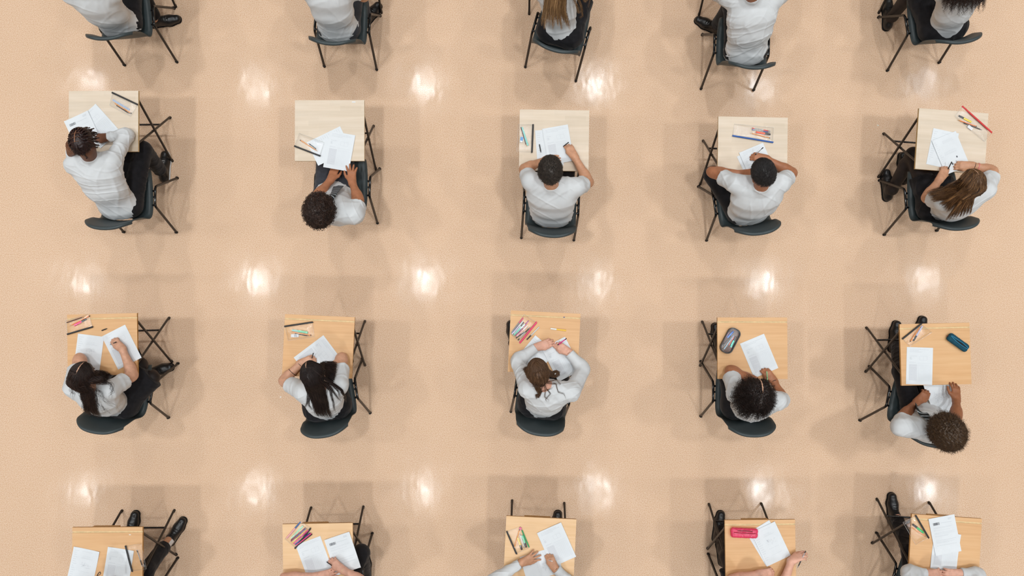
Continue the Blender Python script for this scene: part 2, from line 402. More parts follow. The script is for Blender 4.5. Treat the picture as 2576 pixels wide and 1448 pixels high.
# ------------------------------------------------------------------ people
M_WHITE = cloth('white_cotton', (209, 211, 212), .8, .32, .02)
M_BLACK = cloth('black_cloth', (27, 26, 29), .85, .4, .25)
M_GREYT = cloth('charcoal_cloth', (58, 60, 66), .85, .4, .12)
M_TIGHT = mat('sheer_black_tights', (36, 29, 28), .6, .3, var=.25, vscale=18)
M_SHOE = mat('black_leather', (24, 23, 24), .32, .5, var=.2, vscale=25, bump=.2, bscale=90)
M_SOLE = mat('black_sole', (18, 17, 17), .7, .2)
M_WSOLE = mat('white_sole', (214, 214, 212), .6, .3)
M_SOCK = cloth('white_sock', (222, 222, 224), .9, .3, .03)
M_BAND = mat('dark_hair_tie', (42, 28, 24), .6, .3); M_PBAND = mat('pink_wristband', (226, 120, 130), .5, .4)
M_LEATH = M_SHOE
SK = {'deep': skin('skin_deep', (108, 68, 47)), 'brown': skin('skin_brown', (150, 96, 66)), 'tan': skin('skin_tan', (192, 142, 110)), 'light': skin('skin_light', (208, 158, 130)),
      'pink': skin('skin_pink', (219, 166, 143)), 'mid': skin('skin_mid', (170, 112, 80)), 'olive': skin('skin_olive', (198, 146, 114))}
M_EYE = mat('eye_white', (226, 222, 216), .3, .5); M_IRIS = mat('dark_brown_iris', (34, 22, 18), .3, .5); M_LIP = mat('lip_colour', (168, 98, 88), .45, .4)
def pt(p, z=0.0):
    return W(p[0], p[1], p[2] if len(p) > 2 else z)
def hand(wr, tip, right, up=(0, 0, 1), curl=.5, spread=.35, thumb=.6, k=.95):
    d = unit(tip - wr); u = np.asarray(up, float); u = unit(u - d * (u @ d)); lat = np.cross(d, u); t = -lat if right else lat
    P = []; off = [.027, .009, -.009, -.026]; kl = [.086, .090, .086, .078]; L = [.070, .078, .072, .056]; fr = (.46, .30, .24)
    P.append(cone(wr - d * .01, wr + d * .03, .024, .022, .02, lat, 1.25))
    for i in range(4):
        K = wr + (d * kl[i] + t * off[i] + u * (.004 - .003 * (i in (0, 3)))) * k
        P.append(cone(wr + (d * .02 + t * off[i] * .62) * k, K, .0145, .0105, .014))
        dd = unit(d + t * off[i] / .027 * spread * .42); p = K; ang = 0; fl = [1, 1, 1, 1][i]
        for j in range(3):
            ang += curl * (.55, .95, .7)[j] * (1 + .12 * (i - 1)); q = p + (dd * math.cos(ang) - u * math.sin(ang)) * L[i] * fr[j] * k * fl
            P.append(cone(p, q, (.0092, .0083, .0076)[j], (.0083, .0076, .0068)[j], .004)); p = q
    a = wr + (d * .022 + t * .020) * k; b = a + unit(d * .75 + t * (.25 + thumb * .7) - u * .15) * .042 * k
    c = b + unit(d * (.9) + t * (thumb * .6 - curl * .45) - u * .25 * curl) * .032 * k; e = c + unit(d + t * (thumb * .35 - curl * .7) - u * .35 * curl) * .026 * k
    P += [cone(a, b, .015, .0115, .016), cone(b, c, .0108, .0095, .005), cone(c, e, .0092, .0078, .004)]
    return P
def lerp(a, b, t): return a + (b - a) * t
CH = {}
def build_person(key, sp):
    ch = CH[key]; hd, rt = ch['h'], ch['r']
    h0 = 1.6 if sp.get('coarse') else 1.0
    px, py = sp.get('pel', (0, -.085)); pel = np.array([*(ch['c'] + rt * px + hd * py), .545])
    bw = sp.get('bw', 1.0); L = sp.get('L', .50)
    z = 1.0
    for _ in range(12):
        N = pt(sp['neck'], z); dd = np.linalg.norm(N[:2] - pel[:2]); z = pel[2] + math.sqrt(max(L * L - dd * dd, .30 ** 2))
    neck = pt(sp['neck'], z)
    shz = z - sp.get('drop', .045)
    shL = pt(sp['shL'], shz); shR = pt(sp['shR'], shz); lat = unit(shR - shL)
    sv = unit(neck - pel); front = unit(np.cross(sv, lat)); lat = unit(np.cross(front, sv))
    lat3 = np.array([rt[0], rt[1], 0]); hd3 = np.array([hd[0], hd[1], 0])
    hz = z + .12
    for _ in range(10):
        H = pt(sp['head'], hz); dd = np.linalg.norm(H[:2] - neck[:2]); hz = z + math.sqrt(max(.172 ** 2 - dd * dd, .03 ** 2))
    hc = pt(sp['head'], hz); yw = math.radians(sp.get('yaw', 0)); ph = math.radians(sp.get('pitch', 45)); rl = math.radians(sp.get('roll', 0))
    yd = np.array([math.sin(yw), math.cos(yw), 0]); zz = np.array([0, 0, 1.0])
    f = yd * math.cos(ph) - zz * math.sin(ph); u = zz * math.cos(ph) + yd * math.sin(ph); r = np.cross(f, u)
    r, u = r * math.cos(rl) + u * math.sin(rl), u * math.cos(rl) - r * math.sin(rl)
    hs = sp.get('hs', 1.0); hR = np.array([.074, .093, .100]) * hs
    head = dict(c=hc + u * .012, r=r, f=f, u=u, R=hR)
    hip = {'L': pel - lat3 * .085, 'R': pel + lat3 * .085}
    kn, an, to = {}, {}, {}
    for s, sg in (('L', -1), ('R', 1)):
        kn[s] = pt(sp['k' + s], .50) if 'k' + s in sp else hip[s] + hd3 * .40 + lat3 * sg * .03 + zz * (-.03)
        kn[s][2] = min(kn[s][2], .515)
        an[s] = pt(sp['a' + s], .09) if 'a' + s in sp else np.array([*(kn[s] + hd3 * (-.04))[:2], .09])
        to[s] = pt(sp['t' + s], .04) if 't' + s in sp else np.array([*(an[s] + hd3 * .18)[:2], .04])
        q = to[s] - an[s]; q[2] = 0; to[s] = an[s] + unit(q) * .165; to[s][2] = .034
    arm = {}
    for s in 'LR':
        sh = shL if s == 'L' else shR
        arm[s] = (sh, pt(sp['el' + s], .755), pt(sp['wr' + s], .748), pt(sp['tip' + s], .738))
    mid = lerp(pel, neck, .48) - front * sp.get('hunch', .035); che = lerp(pel, neck, .74) - front * sp.get('hunch', .035) * .5
    org = np.array([pel[0], pel[1], 0.0]); root = empty('person', org)
    tag(root, sp['label'], 'person', None)
    # body ---------------------------------------------------------------
    def torso(i, cut=(), sh_r=.05, k=.05):
        return [cone(pel - lat3 * .05, pel + lat3 * .05, .098 + i, .098 + i, .03, None, 1, cut), cone(pel, mid, .100 + i, .094 + i, k, lat, 1.38 * bw, cut),
                cone(mid, che, .094 + i, .098 + i, k, lat, 1.48 * bw, cut), cone(che, lerp(neck, che, .12) - sv * .01, .098 + i, .056 + i, k, lat, 1.55 * bw, cut),
                cone(lerp(shL, shR, .12), lerp(shL, shR, .88), sh_r + i, sh_r + i, .05, None, 1, cut), cone(che, shL, .075 + i, sh_r + i * .8, .05, None, 1, cut), cone(che, shR, .075 + i, sh_r + i * .8, .05, None, 1, cut)]
    B = torso(0)
    B += [cone(lerp(neck, che, .08), hc - u * .055 - f * .012, .056, .051, .03)]
    c0 = head['c']; fr = (r, f, u)
    B += [ell(c0, hR * .985, fr, .02), ell(hc + f * .026 - u * .052, (.056, .062, .074), fr, .03), ell(hc + f * .055 - u * .105, (.026, .024, .022), fr, .02),
          cone(hc + f * .088 - u * .012, hc + f * .108 - u * .044, .008, .014, .012), ell(hc + f * .090 - u * .072, (.024, .010, .008), fr, .006), ell(hc + f * .088 - u * .084, (.020, .010, .007), fr, .005),
          ell(hc + f * .078 + u * .008, (.052, .016, .010), fr, .015)]
    for sg in (-1, 1):
        B += [ell(hc + r * sg * .076 * hs - f * .006 - u * .022, (.009, .018, .030), fr, .006), ell(hc + r * sg * .030 + f * .083 - u * .014, (.014, .009, .009), fr, .004)]
    for s in 'LR':
        sh, el, wr, tp = arm[s]; cu = sp.get('c' + s, (.75, .3, .5, None))
        B += [cone(sh, el, .046, .039, .03), cone(lerp(sh, el, .9), lerp(el, wr, .3), .039, .040, .03), cone(lerp(el, wr, .2), wr, .040, .025, .02)]
        B += hand(wr, tp, s == 'R', cu[3] if cu[3] is not None else (0, 0, 1), cu[0], cu[1], cu[2])
        B += [cone(hip[s], kn[s], .076, .055, .04), cone(kn[s], lerp(kn[s], an[s], .3), .052, .052, .03), cone(lerp(kn[s], an[s], .3), an[s] + zz * .03, .052, .034, .03), cone(an[s] - zz * .02, to[s] - zz * .004, .024, .018, .02)]
    bd = part('body', B, .0048 * h0, SK[sp.get('skin', 'light')], root, org)
    def blob(name, c, R, m, par):
        a = np.linspace(0, PI, 8)[1:-1]; b = np.linspace(0, 2 * PI, 13)[:-1]; V = [c - org + u * R[2]]
        for q in a: V += [c - org + r * R[0] * math.sin(q) * math.cos(w) + f * R[1] * math.sin(q) * math.sin(w) + u * R[2] * math.cos(q) for w in b]
        V.append(c - org - u * R[2]); n = 12; F = [(0, 1 + k, 1 + (k + 1) % n) for k in range(n)] + [(1 + i * n + k, 1 + (i + 1) * n + k, 1 + (i + 1) * n + (k + 1) % n, 1 + i * n + (k + 1) % n) for i in range(5) for k in range(n)] + [(len(V) - 1, 61 + (k + 1) % n, 61 + k) for k in range(n)]
        q = MB(); q.add(V, F); return q.build(name, m, par, True)
    for sg in (-1, 1):
        e = blob('eye', hc + r * sg * .030 + f * .0875 - u * .014, (.0125, .0065, .0055), M_EYE, bd); blob('iris', hc + r * sg * .030 + f * .0915 - u * .015, (.0050, .0032, .0050), M_IRIS, e)
        blob('eyebrow', hc + r * sg * .032 + f * .0915 + u * .010, (.016, .005, .0032), M_IRIS, bd)
    blob('lips', hc + f * .0975 - u * .078, (.021, .006, .0075), M_LIP, bd)
    # shirt --------------------------------------------------------------
    hem = [(pel - sv * sp.get('hem', .055), -sv)]
    T = torso(.013, hem, .052)
    fit = sp.get('fit', 1.0)
    if sp.get('long'):
        for s in 'LR':
            sh, el, wr, tp = arm[s]; cutw = [(lerp(el, wr, .93), unit(wr - el))]
            T += [cone(sh, el, .060 * fit, .052, .03), cone(lerp(sh, el, .92), lerp(el, wr, .25), .052, .050, .03), cone(lerp(el, wr, .15), lerp(el, wr, .97), .051, .036, .02, None, 1, cutw), cone(lerp(el, wr, .74), lerp(el, wr, .97), .040, .040, .004, None, 1, cutw)]
    else:
        for s in 'LR':
            sh, el, wr, tp = arm[s]; q = sp.get('sleeve', .62); cutw = [(lerp(sh, el, q), unit(el - sh))]
            T += [cone(sh, lerp(sh, el, q + .06), .064 * fit, .068 * fit, .03, None, 1, cutw)]
    nd = unit(hc - u * .05 - neck); cb = lerp(neck, che, .05)
    T += [cone(cb, cb + nd * sp.get('collar', .075), .068, .062, .012, None, 1, [(cb + nd * (sp.get('collar', .075) - .008), nd)])]
    part('shirt', T, .0055 * h0, sp.get('shirt', M_WHITE), root, org, .0034, int(key[1]) * 10 + int(key[3]))
    # trousers / skirt ----------------------------------------------------
    i = .010; low = sp.get('low', 'trousers'); lm = sp.get('lm', M_BLACK)
    if low == 'trousers':
        Q = [cone(pel - lat3 * .06, pel + lat3 * .06, .104, .104, .03), cone(pel, pel + sv * .07, .105, .098, .03, lat, 1.38 * bw)]
        for s in 'LR':
            ce = lerp(an[s], kn[s], .22) if sp.get('sock') == s else an[s] + zz * .035; cu = [(ce, unit(an[s] - kn[s]))]
            Q += [cone(hip[s], kn[s], .088, .068, .04), cone(kn[s], an[s], .066, .054, .03, None, 1, cu)]
        part('trousers', Q, .0065 * h0, lm, root, org, .003, 5)
    else:
        km = lerp(kn['L'], kn['R'], .5); t = sp.get('sk', .80); w3 = unit(kn['R'] - kn['L'])
        Q = [cone(pel - lat3 * .085 - hd3 * .015, pel + lat3 * .085 - hd3 * .015, .112, .112, .03), cone(pel, pel + sv * .08, .106, .098, .03, lat, 1.38 * bw)]
        for s in 'LR':
            e = lerp(hip[s], kn[s], t); cu = [(e, unit(kn[s] - hip[s]))]; Q += [cone(hip[s], kn[s], .094, .088, .05, None, 1, cu)]
        e = lerp(pel, km, t); Q += [cone(pel, km, .082, .078, .05, w3, 1.5, [(e, unit(km - pel))])]
        part('skirt', Q, .0065 * h0, M_BLACK, root, org, .004, 6)
        G = []
        for s in 'LR': G += [cone(lerp(hip[s], kn[s], .3), kn[s], .076, .058, .03), cone(kn[s], lerp(kn[s], an[s], .3), .055, .055, .03), cone(lerp(kn[s], an[s], .3), an[s] + zz * .03, .058, .044, .03), cone(an[s] + zz * .03, an[s], .044, .040, .03), cone(an[s], to[s] - zz * .004, .034, .024, .02)]
        part('tights', G, .007 * h0, M_TIGHT, root, org)
    for s in 'LR':
        d = to[s] - an[s]; d[2] = 0; d = unit(d); w = np.cross(d, zz); a = an[s]
        heel = np.array([*(a - d * .055)[:2], .036]); toe = np.array([*(a + d * .165)[:2], .030]); ball = np.array([*(a + d * .10)[:2], .032])
        X = [cone(heel, ball, .036, .041, .02, w, 1.05), cone(ball, toe, .041, .033, .02, w, 1.08), cone(heel + d * .02 + zz * .02, a + zz * .0, .036, .037, .02), cone(a + d * .02 - zz * .01, ball + zz * .008, .036, .028, .03)]
        fl = [(np.array([0, 0, .006]), np.array([0, 0, -1.0]))]
        for p in X: p['cut'] = fl
        so = part('shoe', X, .0045 * h0, M_SHOE, root, org)
        Y = [cone(heel * (1, 1, 0) + zz * .012, ball * (1, 1, 0) + zz * .012, .039, .044, .02, w, 1.05, [(zz * .021, zz), (zz * 0, -zz)]), cone(ball * (1, 1, 0) + zz * .012, toe * (1, 1, 0) + zz * .012, .044, .036, .02, w, 1.08, [(zz * .021, zz), (zz * 0, -zz)])]
        sk = M_WSOLE if sp.get('wsole') else M_SOLE
        part('sole', Y, .005 * h0, sk, so, org)
        m = MB()
        for j in range(4):
            c = a + d * (.045 + .018 * j) + zz * (.022 - .009 * j); m.tube([c - w * .02 - zz * .006, c + zz * .004, c + w * .02 - zz * .006], .0028, 6)
        m.v = [tuple(np.array(p) - org) for p in m.v]; m.build('laces', M_WSOLE if sp.get('wsole') else M_RUB, so, True)
        if sp.get('wsole'):
            m = MB(); pts = [heel + w * .041 * sp.get('wside', -1) + zz * .01, a + d * .03 + w * .040 * sp.get('wside', -1) + zz * .008, a + d * .07 + w * .044 * sp.get('wside', -1) - zz * .03, a + d * .10 + w * .044 * sp.get('wside', -1) - zz * .045]
            m.tube(pts, .004, 6); m.v = [tuple(np.array(p) - org) for p in m.v]; m.build('stripe', M_WSOLE, so, True)
        if sp.get('sock') == s or sp.get('sock') == 'LR':
            part('sock', [cone(a - zz * .01, lerp(a, kn[s], .30), .041, .046, .01)], .006, M_SOCK, root, org)
    for s, t, mt in sp.get('bands', ()):
        sh, el, wr, tp = arm[s]; c = lerp(wr, el, t); ax = unit(el - wr); a = unit(np.cross(ax, zz)); b = np.cross(ax, a); rr = .0275 + .013 * t
        m = MB(); m.tube([c + (a * math.cos(q) + b * math.sin(q)) * rr - org for q in np.linspace(0, 2 * PI, 25)], .0028, 6)
        m.build('wristband', mt, root, True)
    return dict(root=root, org=org, head=head, hc=hc, neck=neck, front=front, lat=lat, sv=sv, shirt=T, arm=arm, pel=pel, che=che)
def sdf_at(prims, P):
    P = np.atleast_2d(P); D = np.full(len(P), .1)
    for p in prims:
        if p['t'] == 0:
            a, b = p['a'], p['b']; ba = b - a; q = P - a; t = np.clip(q @ ba / max(ba @ ba, 1e-9), 0, 1); q = q - t[:, None] * ba
            if p['n'] is not None: q = q - (q @ p['n'] * (1 - 1 / p['s']))[:, None] * p['n']
            d = np.linalg.norm(q, axis=1) - (p['r1'] + t * (p['r2'] - p['r1']))
        else:
            q = P - p['c']; e = np.stack([q @ w / rr for w, rr in zip(p['fr'], p['R'])], 1); k0 = np.linalg.norm(e, axis=1); d = k0 * (k0 - 1) / (np.linalg.norm(e / p['R'], axis=1) + 1e-9)
        for c, n in p['cut']: d = np.maximum(d, (P - c) @ n)
        h = np.clip(.5 + .5 * (D - d) / p['k'], 0, 1); D = D * (1 - h) + d * h - p['k'] * h * (1 - h)
    return D
def drape(p, prims, off=.01, fall=.8, top=1.35):
    """where the sight line of pixel p first meets the cloth"""
    zs = np.arange(top, .5, -.006); P = np.array([W(p[0], p[1], z) for z in zs]); D = sdf_at(prims, P)
    k = np.argmax(D < off)
    return P[k] if D[k] < off else W(p[0], p[1], p[2] if len(p) > 2 else fall)
# ------------------------------------------------------------------ hair
def on_head(hd, d, k=1.0):
    d = np.atleast_2d(d); d = d / np.linalg.norm(d, axis=1, keepdims=True); R = hd['R'] * k
    return hd['c'] + (d[:, :1] * R[0]) * hd['r'] + (d[:, 1:2] * R[1]) * hd['f'] + (d[:, 2:] * R[2]) * hd['u']
def hairy(d, low=-.55, gain=1.1):
    return d[:, 2] > low + gain * np.clip((d[:, 1] + 1) / 2, 0, 1) ** 1.5
def roots(n, rs, **kw):
    d = rs.normal(size=(n * 4, 3)); d /= np.linalg.norm(d, axis=1, keepdims=True); return d[hairy(d, **kw)][:n]
def cap(hd, hr, thick, bumpy=0, mi=0, part=None, rs=None, **kw):
    nu, nv = 96, 64; th = np.linspace(0, 2 * PI, nu, endpoint=False); phi = np.linspace(.02, PI - .02, nv)
    d = np.stack([np.sin(phi)[:, None] * np.cos(th), np.sin(phi)[:, None] * np.sin(th), np.repeat(np.cos(phi)[:, None], nu, 1)], -1).reshape(-1, 3)
    ok = hairy(d, **kw); t = thick * np.ones(len(d))
    if bumpy: t += bumpy * (np.sin(d[:, 0] * 23 + 3 * np.sin(d[:, 1] * 17)) * np.sin(d[:, 1] * 21 + 2 * np.sin(d[:, 2] * 19)) + .6 * np.sin(d[:, 2] * 41 + d[:, 0] * 37))
    if part is not None:
        x = d[:, 0] - part[0] - part[1] * d[:, 1]; g = (d[:, 2] > .1) & (d[:, 1] > part[2]); t -= np.where(g, thick * .8 * np.exp(-(x / .05) ** 2), 0)
    P = on_head(hd, d) + (d[:, :1] * hd['r'] + d[:, 1:2] * hd['f'] + d[:, 2:] * hd['u']) * t[:, None]
    i = np.arange(nv - 1)[:, None] * nu; j = np.arange(nu)[None]; j2 = (j + 1) % nu
    F = np.stack([i + j, i + nu + j, i + nu + j2, i + j2], -1).reshape(-1, 4); F = F[ok[F].all(1)]
    hr.add(P, F, mi)
def part_line(hd, hr, part, mi, w=.0035, f0=.80, f1=None, k=1.075):
    y = np.linspace(f0, part[2] if f1 is None else f1, 26); y2 = np.clip(y, -.95, .95); x = part[0] + part[1] * y2; x = x + .006 * np.sin(y * 23)
    z = np.sqrt(np.clip(1 - x * x - y2 * y2, .01, 1)); ww = w * np.clip(np.minimum((y - y[-1]) * 4, (y[0] - y) * 5 + .2), .15, 1) * (1 + .25 * np.sin(y * 31)); d = np.stack([x, y2, z], 1)
    P = on_head(hd, d, k); A = P - hd['r'] * ww[:, None]; B = P + hd['r'] * ww[:, None]; V = np.concatenate([A, B]); n = len(y)
    hr.add(V, np.array([(i, i + 1, n + i + 1, n + i) for i in range(n - 1)]), mi)
def scalp_flow(hd, hr, part, rs, n=500, r=.0011, k=1.07, mi=0, low=-.5, f1=None):
    """strands combed from the parting down over both sides of the head"""
    y = rs.uniform(part[2] - .15, .75, n); sg = np.where(rs.random(n) < .5, -1, 1); x = part[0] + part[1] * y + sg * .02
    z = np.sqrt(np.clip(1 - x * x - y * y, .02, 1)); a = np.stack([x, y, z], 1)
    tgt = np.stack([sg * rs.uniform(.45, 1, n), y * .2 - rs.uniform(.1, .9, n), rs.uniform(low, .0, n)], 1); tgt /= np.linalg.norm(tgt, axis=1, keepdims=True)
    M = 12; t = np.linspace(0, 1, M)[None, :, None]; D = a[:, None] * (1 - t) + tgt[:, None] * t; D[..., 2] += .25 * np.sin(t[..., 0] * PI); D[..., 0] += sg[:, None] * .18 * np.sin(t[..., 0] * PI)
    P = np.stack([on_head(hd, D[:, i], k) for i in range(M)], 1); P += rs.normal(size=(n, 1, 3)) * .0012
    hr.add(*strands(P, r * rs.uniform(.7, 1.5, n), r * .5), mi)
def fill(hd, hr, rs, n=700, r=.0011, k=1.125, mi=0, curl=0, part=None):
    """strands covering the crown and the back of the head"""
    d = roots(n, rs, low=-.5); d = d[(d[:, 1] < .35)]
    if part is not None: d = d[~((np.abs(d[:, 0] - part[0] - part[1] * d[:, 1]) < .035) & (d[:, 1] > part[2]) & (d[:, 2] > 0))]
    n = len(d); M = 12; t = np.linspace(0, 1, M)[None, :, None]; x0 = part[0] if part is not None else 0
    T = np.stack([np.sign(d[:, 0] - x0) * (.45 - .2 * (d[:, 1] < -.4)) , np.full(n, -.75), -.35 - .4 * (d[:, 1] < -.5)], 1) * rs.uniform(.5, .95, (n, 1))
    D = d[:, None] + T[:, None] * t * .75; P = np.stack([on_head(hd, D[:, i], k) for i in range(M)], 1) + rs.normal(size=(n, 1, 3)) * .0016
    if curl: P = helix(P, curl * rs.uniform(.6, 1.3, n), np.full(n, 2.5), rs)
    hr.add(*strands(P, r * rs.uniform(.7, 1.6, n), r * .5), mi)
def locks(hr, pts, r0, r1, n, rs, mi=0, M=20, sr=.0013, curl=0, turns=5, core=True, up=.25, taper=.35):
    pts = np.asarray(pts, float); k = len(pts); a = rs.uniform(0, 2 * PI, n); q = np.sqrt(rs.random(n))
    R = np.linspace(r0, r1, k); R[0] *= .3; R[1] *= .75; T = np.gradient(pts, axis=0); T /= np.linalg.norm(T, axis=1, keepdims=True); zz = np.array([0, 0, 1.0])
    A = np.cross(T, zz); A /= np.linalg.norm(A, axis=1, keepdims=True) + 1e-6; B = np.cross(A, T)
    P = pts[None] + (q * np.cos(a))[:, None, None] * (R[:, None] * A)[None] + (q * np.sin(a) * .5 + up * .6)[:, None, None] * (R[:, None] * B)[None]
    P = P + rs.normal(size=P.shape) * (R * .16)[None, :, None]; ln = rs.uniform(1 - taper, 1, n)
    P = smooth_path(P, M)
    if taper:
        idx = np.linspace(0, 1, M)[None] * ln[:, None] * (M - 1); i0 = np.clip(idx.astype(int), 0, M - 2); fr = (idx - i0)[..., None]
        P = np.take_along_axis(P, i0[..., None].repeat(3, 2), 1) * (1 - fr) + np.take_along_axis(P, (i0 + 1)[..., None].repeat(3, 2), 1) * fr
    if curl: P = helix(P, curl * rs.uniform(.6, 1.3, n), turns * rs.uniform(.8, 1.2, n), rs)
    hr.add(*strands(P, sr * rs.uniform(.7, 1.5, n), sr * .4), mi)
    if core:
        C = smooth_path(pts[None], M); q = np.linspace(0, 1, M); R = (r0 + (r1 - r0) * q) * .62 * np.clip(q * 4, .05, 1) * np.clip((1 - q) * 3, .05, 1); V, F = strands(C, R[None], 0, 8); hr.add(V, F, mi)
def guide(pp, dirs, px, off=.012, k=1.08, fall=.8):
    a = [on_head(pp['head'], np.array([d]), k)[0] for d in dirs]
    out = list(a)
    def above(P):
        zs = np.arange(P[2] + .22, P[2] - .004, -.006); D = sdf_at(pp['shirt'], np.stack([np.full(len(zs), P[0]), np.full(len(zs), P[1]), zs], 1)); k = np.argmax(D < off)
        return np.array([P[0], P[1], max(P[2], zs[k] if D[k] < off else P[2])])
    for p in px:
        q = drape(p, pp['shirt'], off, fall); d = np.linalg.norm(q[:2] - out[-1][:2]); lo = out[-1][2] - .9 * d - .03
        if q[2] < lo: q = W(p[0], p[1], lo)
        if len(out) >= 2:
            prev = out[-1]
            for t in (.33, .67): out.append(above(lerp(prev, q, t)))
        out.append(q)
    return out
# ------------------------------------------------------------------ hall: floor and lamps
HX, HY, HH = 12.0, 10.0, 7.66
M_WALL = mat('painted_wall', (160, 158, 153), .8, .2, var=.02, vscale=3); M_CEIL = mat('white_ceiling', (150, 150, 149), .9, .1, var=.01, vscale=3)
def struct(name, c, size, mt, label):
    q = MB(); q.box(c, size); return tag(q.build(name, mt), label, None, None, 'structure')
struct('floor', (0, 0, -.05), (2 * HX, 2 * HY, .1), floor_mat(), 'speckled peach vinyl floor with polished sheen')
struct('ceiling', (0, 0, HH + .05), (2 * HX, 2 * HY, .1), M_CEIL, 'white hall ceiling')
for nm, c, sz in (('wall_left', (-HX - .05, 0, HH / 2), (.1, 2 * HY, HH)), ('wall_right', (HX + .05, 0, HH / 2), (.1, 2 * HY, HH)), ('wall_front', (0, HY + .05, HH / 2), (2 * HX, .1, HH)), ('wall_back', (0, -HY - .05, HH / 2), (2 * HX, .1, HH))):
    struct(nm, c, sz, M_WALL, 'pale painted hall wall')
LAMP_W = 40.5
for lx in (-11.0, -7.9, -4.74, -1.6, 1.57, 4.62, 7.7, 10.8):
    for ly in (7.8, 4.05, .40, -3.45, -7.2):
        l = bpy.data.lights.new('hall_lamp', 'AREA'); l.shape = 'RECTANGLE'; l.size = .26; l.size_y = .42; l.energy = LAMP_W; l.spread = math.radians(104); l.color = (.93, .975, 1.0)
        o = bpy.data.objects.new('hall_lamp', l); COL.objects.link(o); o.location = (lx, ly, 7.6)
w = bpy.data.worlds.new('hall_air'); S.world = w; w.use_nodes = True
w.node_tree.nodes['Background'].inputs[1].default_value = 0.0
# ------------------------------------------------------------------ seats
WHO = {'R1C1': 'top left corner seat', 'R1C2': 'second seat along the top edge', 'R1C3': 'middle seat along the top edge', 'R1C4': 'fourth seat along the top edge', 'R1C5': 'top right corner seat',
       'R2C1': 'person with dark locs', 'R2C2': 'dark curly-haired person in striped tie', 'R2C3': 'short-curled person in white t-shirt', 'R2C4': 'person with short straight black hair', 'R2C5': 'person with long highlighted brown hair',
       'R3C1': 'person with wavy dark hair at far left', 'R3C2': 'person with long straight dark hair', 'R3C3': 'person with pinned-up brown hair', 'R3C4': 'person with parted springy dark curls', 'R3C5': 'person with brown afro',
       'R4C1': 'white-socked person at bottom left', 'R4C2': 'person second along bottom edge', 'R4C3': 'person in middle of bottom edge', 'R4C4': 'person fourth along bottom edge', 'R4C5': 'person at bottom right corner'}
ON = {k: ('desk of the ' + v if k[1] != '1' else 'desk of the ' + v) for k, v in WHO.items()}
# desks: front-left and front-right corner of the top, kind
DESKS = {'R2C1': ((174, 229), (347.5, 228), 'maple'), 'R2C2': ((741, 252), (917.5, 251.5), 'maple'), 'R2C3': ((1307, 275), (1483, 277.5), 'maple'), 'R2C4': ((1807, 292.5), (1982, 296), 'maple'), 'R2C5': ((2314, 272), (2485, 285), 'maple'),
         'R3C1': ((169, 791), (344, 787), 'beech'), 'R3C2': ((715, 789.5), (894.5, 797.5), 'beech'), 'R3C3': ((1283.6, 780), (1462, 789), 'beech'), 'R3C4': ((1804, 798), (1981, 798), 'beech'), 'R3C5': ((2264, 815), (2438, 811), 'beech'),
         'R4C1': ((182, 1326), (358.5, 1325), 'beech'), 'R4C2': ((707, 1318), (890.5, 1314.5), 'pale'), 'R4C3': ((1271, 1297), (1453, 1306), 'pale'), 'R4C4': ((1823, 1308), (2000.5, 1306), 'beech'), 'R4C5': ((2297, 1292.5), (2467.5, 1304), 'beech')}
DL = {'R2C1': 'pale maple exam desk of the person with dark locs', 'R2C2': 'pale maple exam desk of the dark curly-haired person in striped tie', 'R2C3': 'pale maple exam desk of the short-curled person in white t-shirt',
      'R2C4': 'pale maple exam desk with blue-zipped pouch, before the straight black-haired person', 'R2C5': 'pale maple exam desk with red-zipped pouch on its corner',
      'R3C1': 'orange beech exam desk with two papers and pink highlighter, far left', 'R3C2': 'orange beech exam desk of the person with long straight dark hair', 'R3C3': 'orange beech exam desk with pink-zipped pouch of many pens',
      'R3C4': 'orange beech exam desk with black rounded pen case', 'R3C5': 'orange beech exam desk with dark teal fabric pencil case',
      'R4C1': 'orange beech exam desk at the bottom left corner', 'R4C2': 'light beech exam desk with pouch of colourful felt pens', 'R4C3': 'light beech exam desk in the middle of the bottom edge',
      'R4C4': 'orange beech exam desk with bright pink pencil case', 'R4C5': 'orange beech exam desk tilted at the bottom right corner'}
for k, (a, b, kind) in DESKS.items():
    A, B = W(*a, TOP), W(*b, TOP); d = unit(B - A); c = (A + B) / 2 - np.array([-d[1], d[0], 0]) * DD / 2
    place(DESK_PROTO, kind, (c[0], c[1], 0), math.atan2(d[1], d[0]), DL[k], 'desk', 'folding exam desks in rows')
for k, p, sx in (('R1C1', (443, 18), 1), ('R1C2', (960, 33), 1), ('R1C3', (1331, 36), -1), ('R1C4', (1758, 38), -1), ('R1C5', (2210, 33), -1)):
    P = W(*p); place(DESK_PROTO, 'maple', (P[0] - sx * .252, P[1] + .197, 0), 0, 'exam desk of the %s, only a dark foot in view' % WHO[k], 'desk', 'folding exam desks in rows')
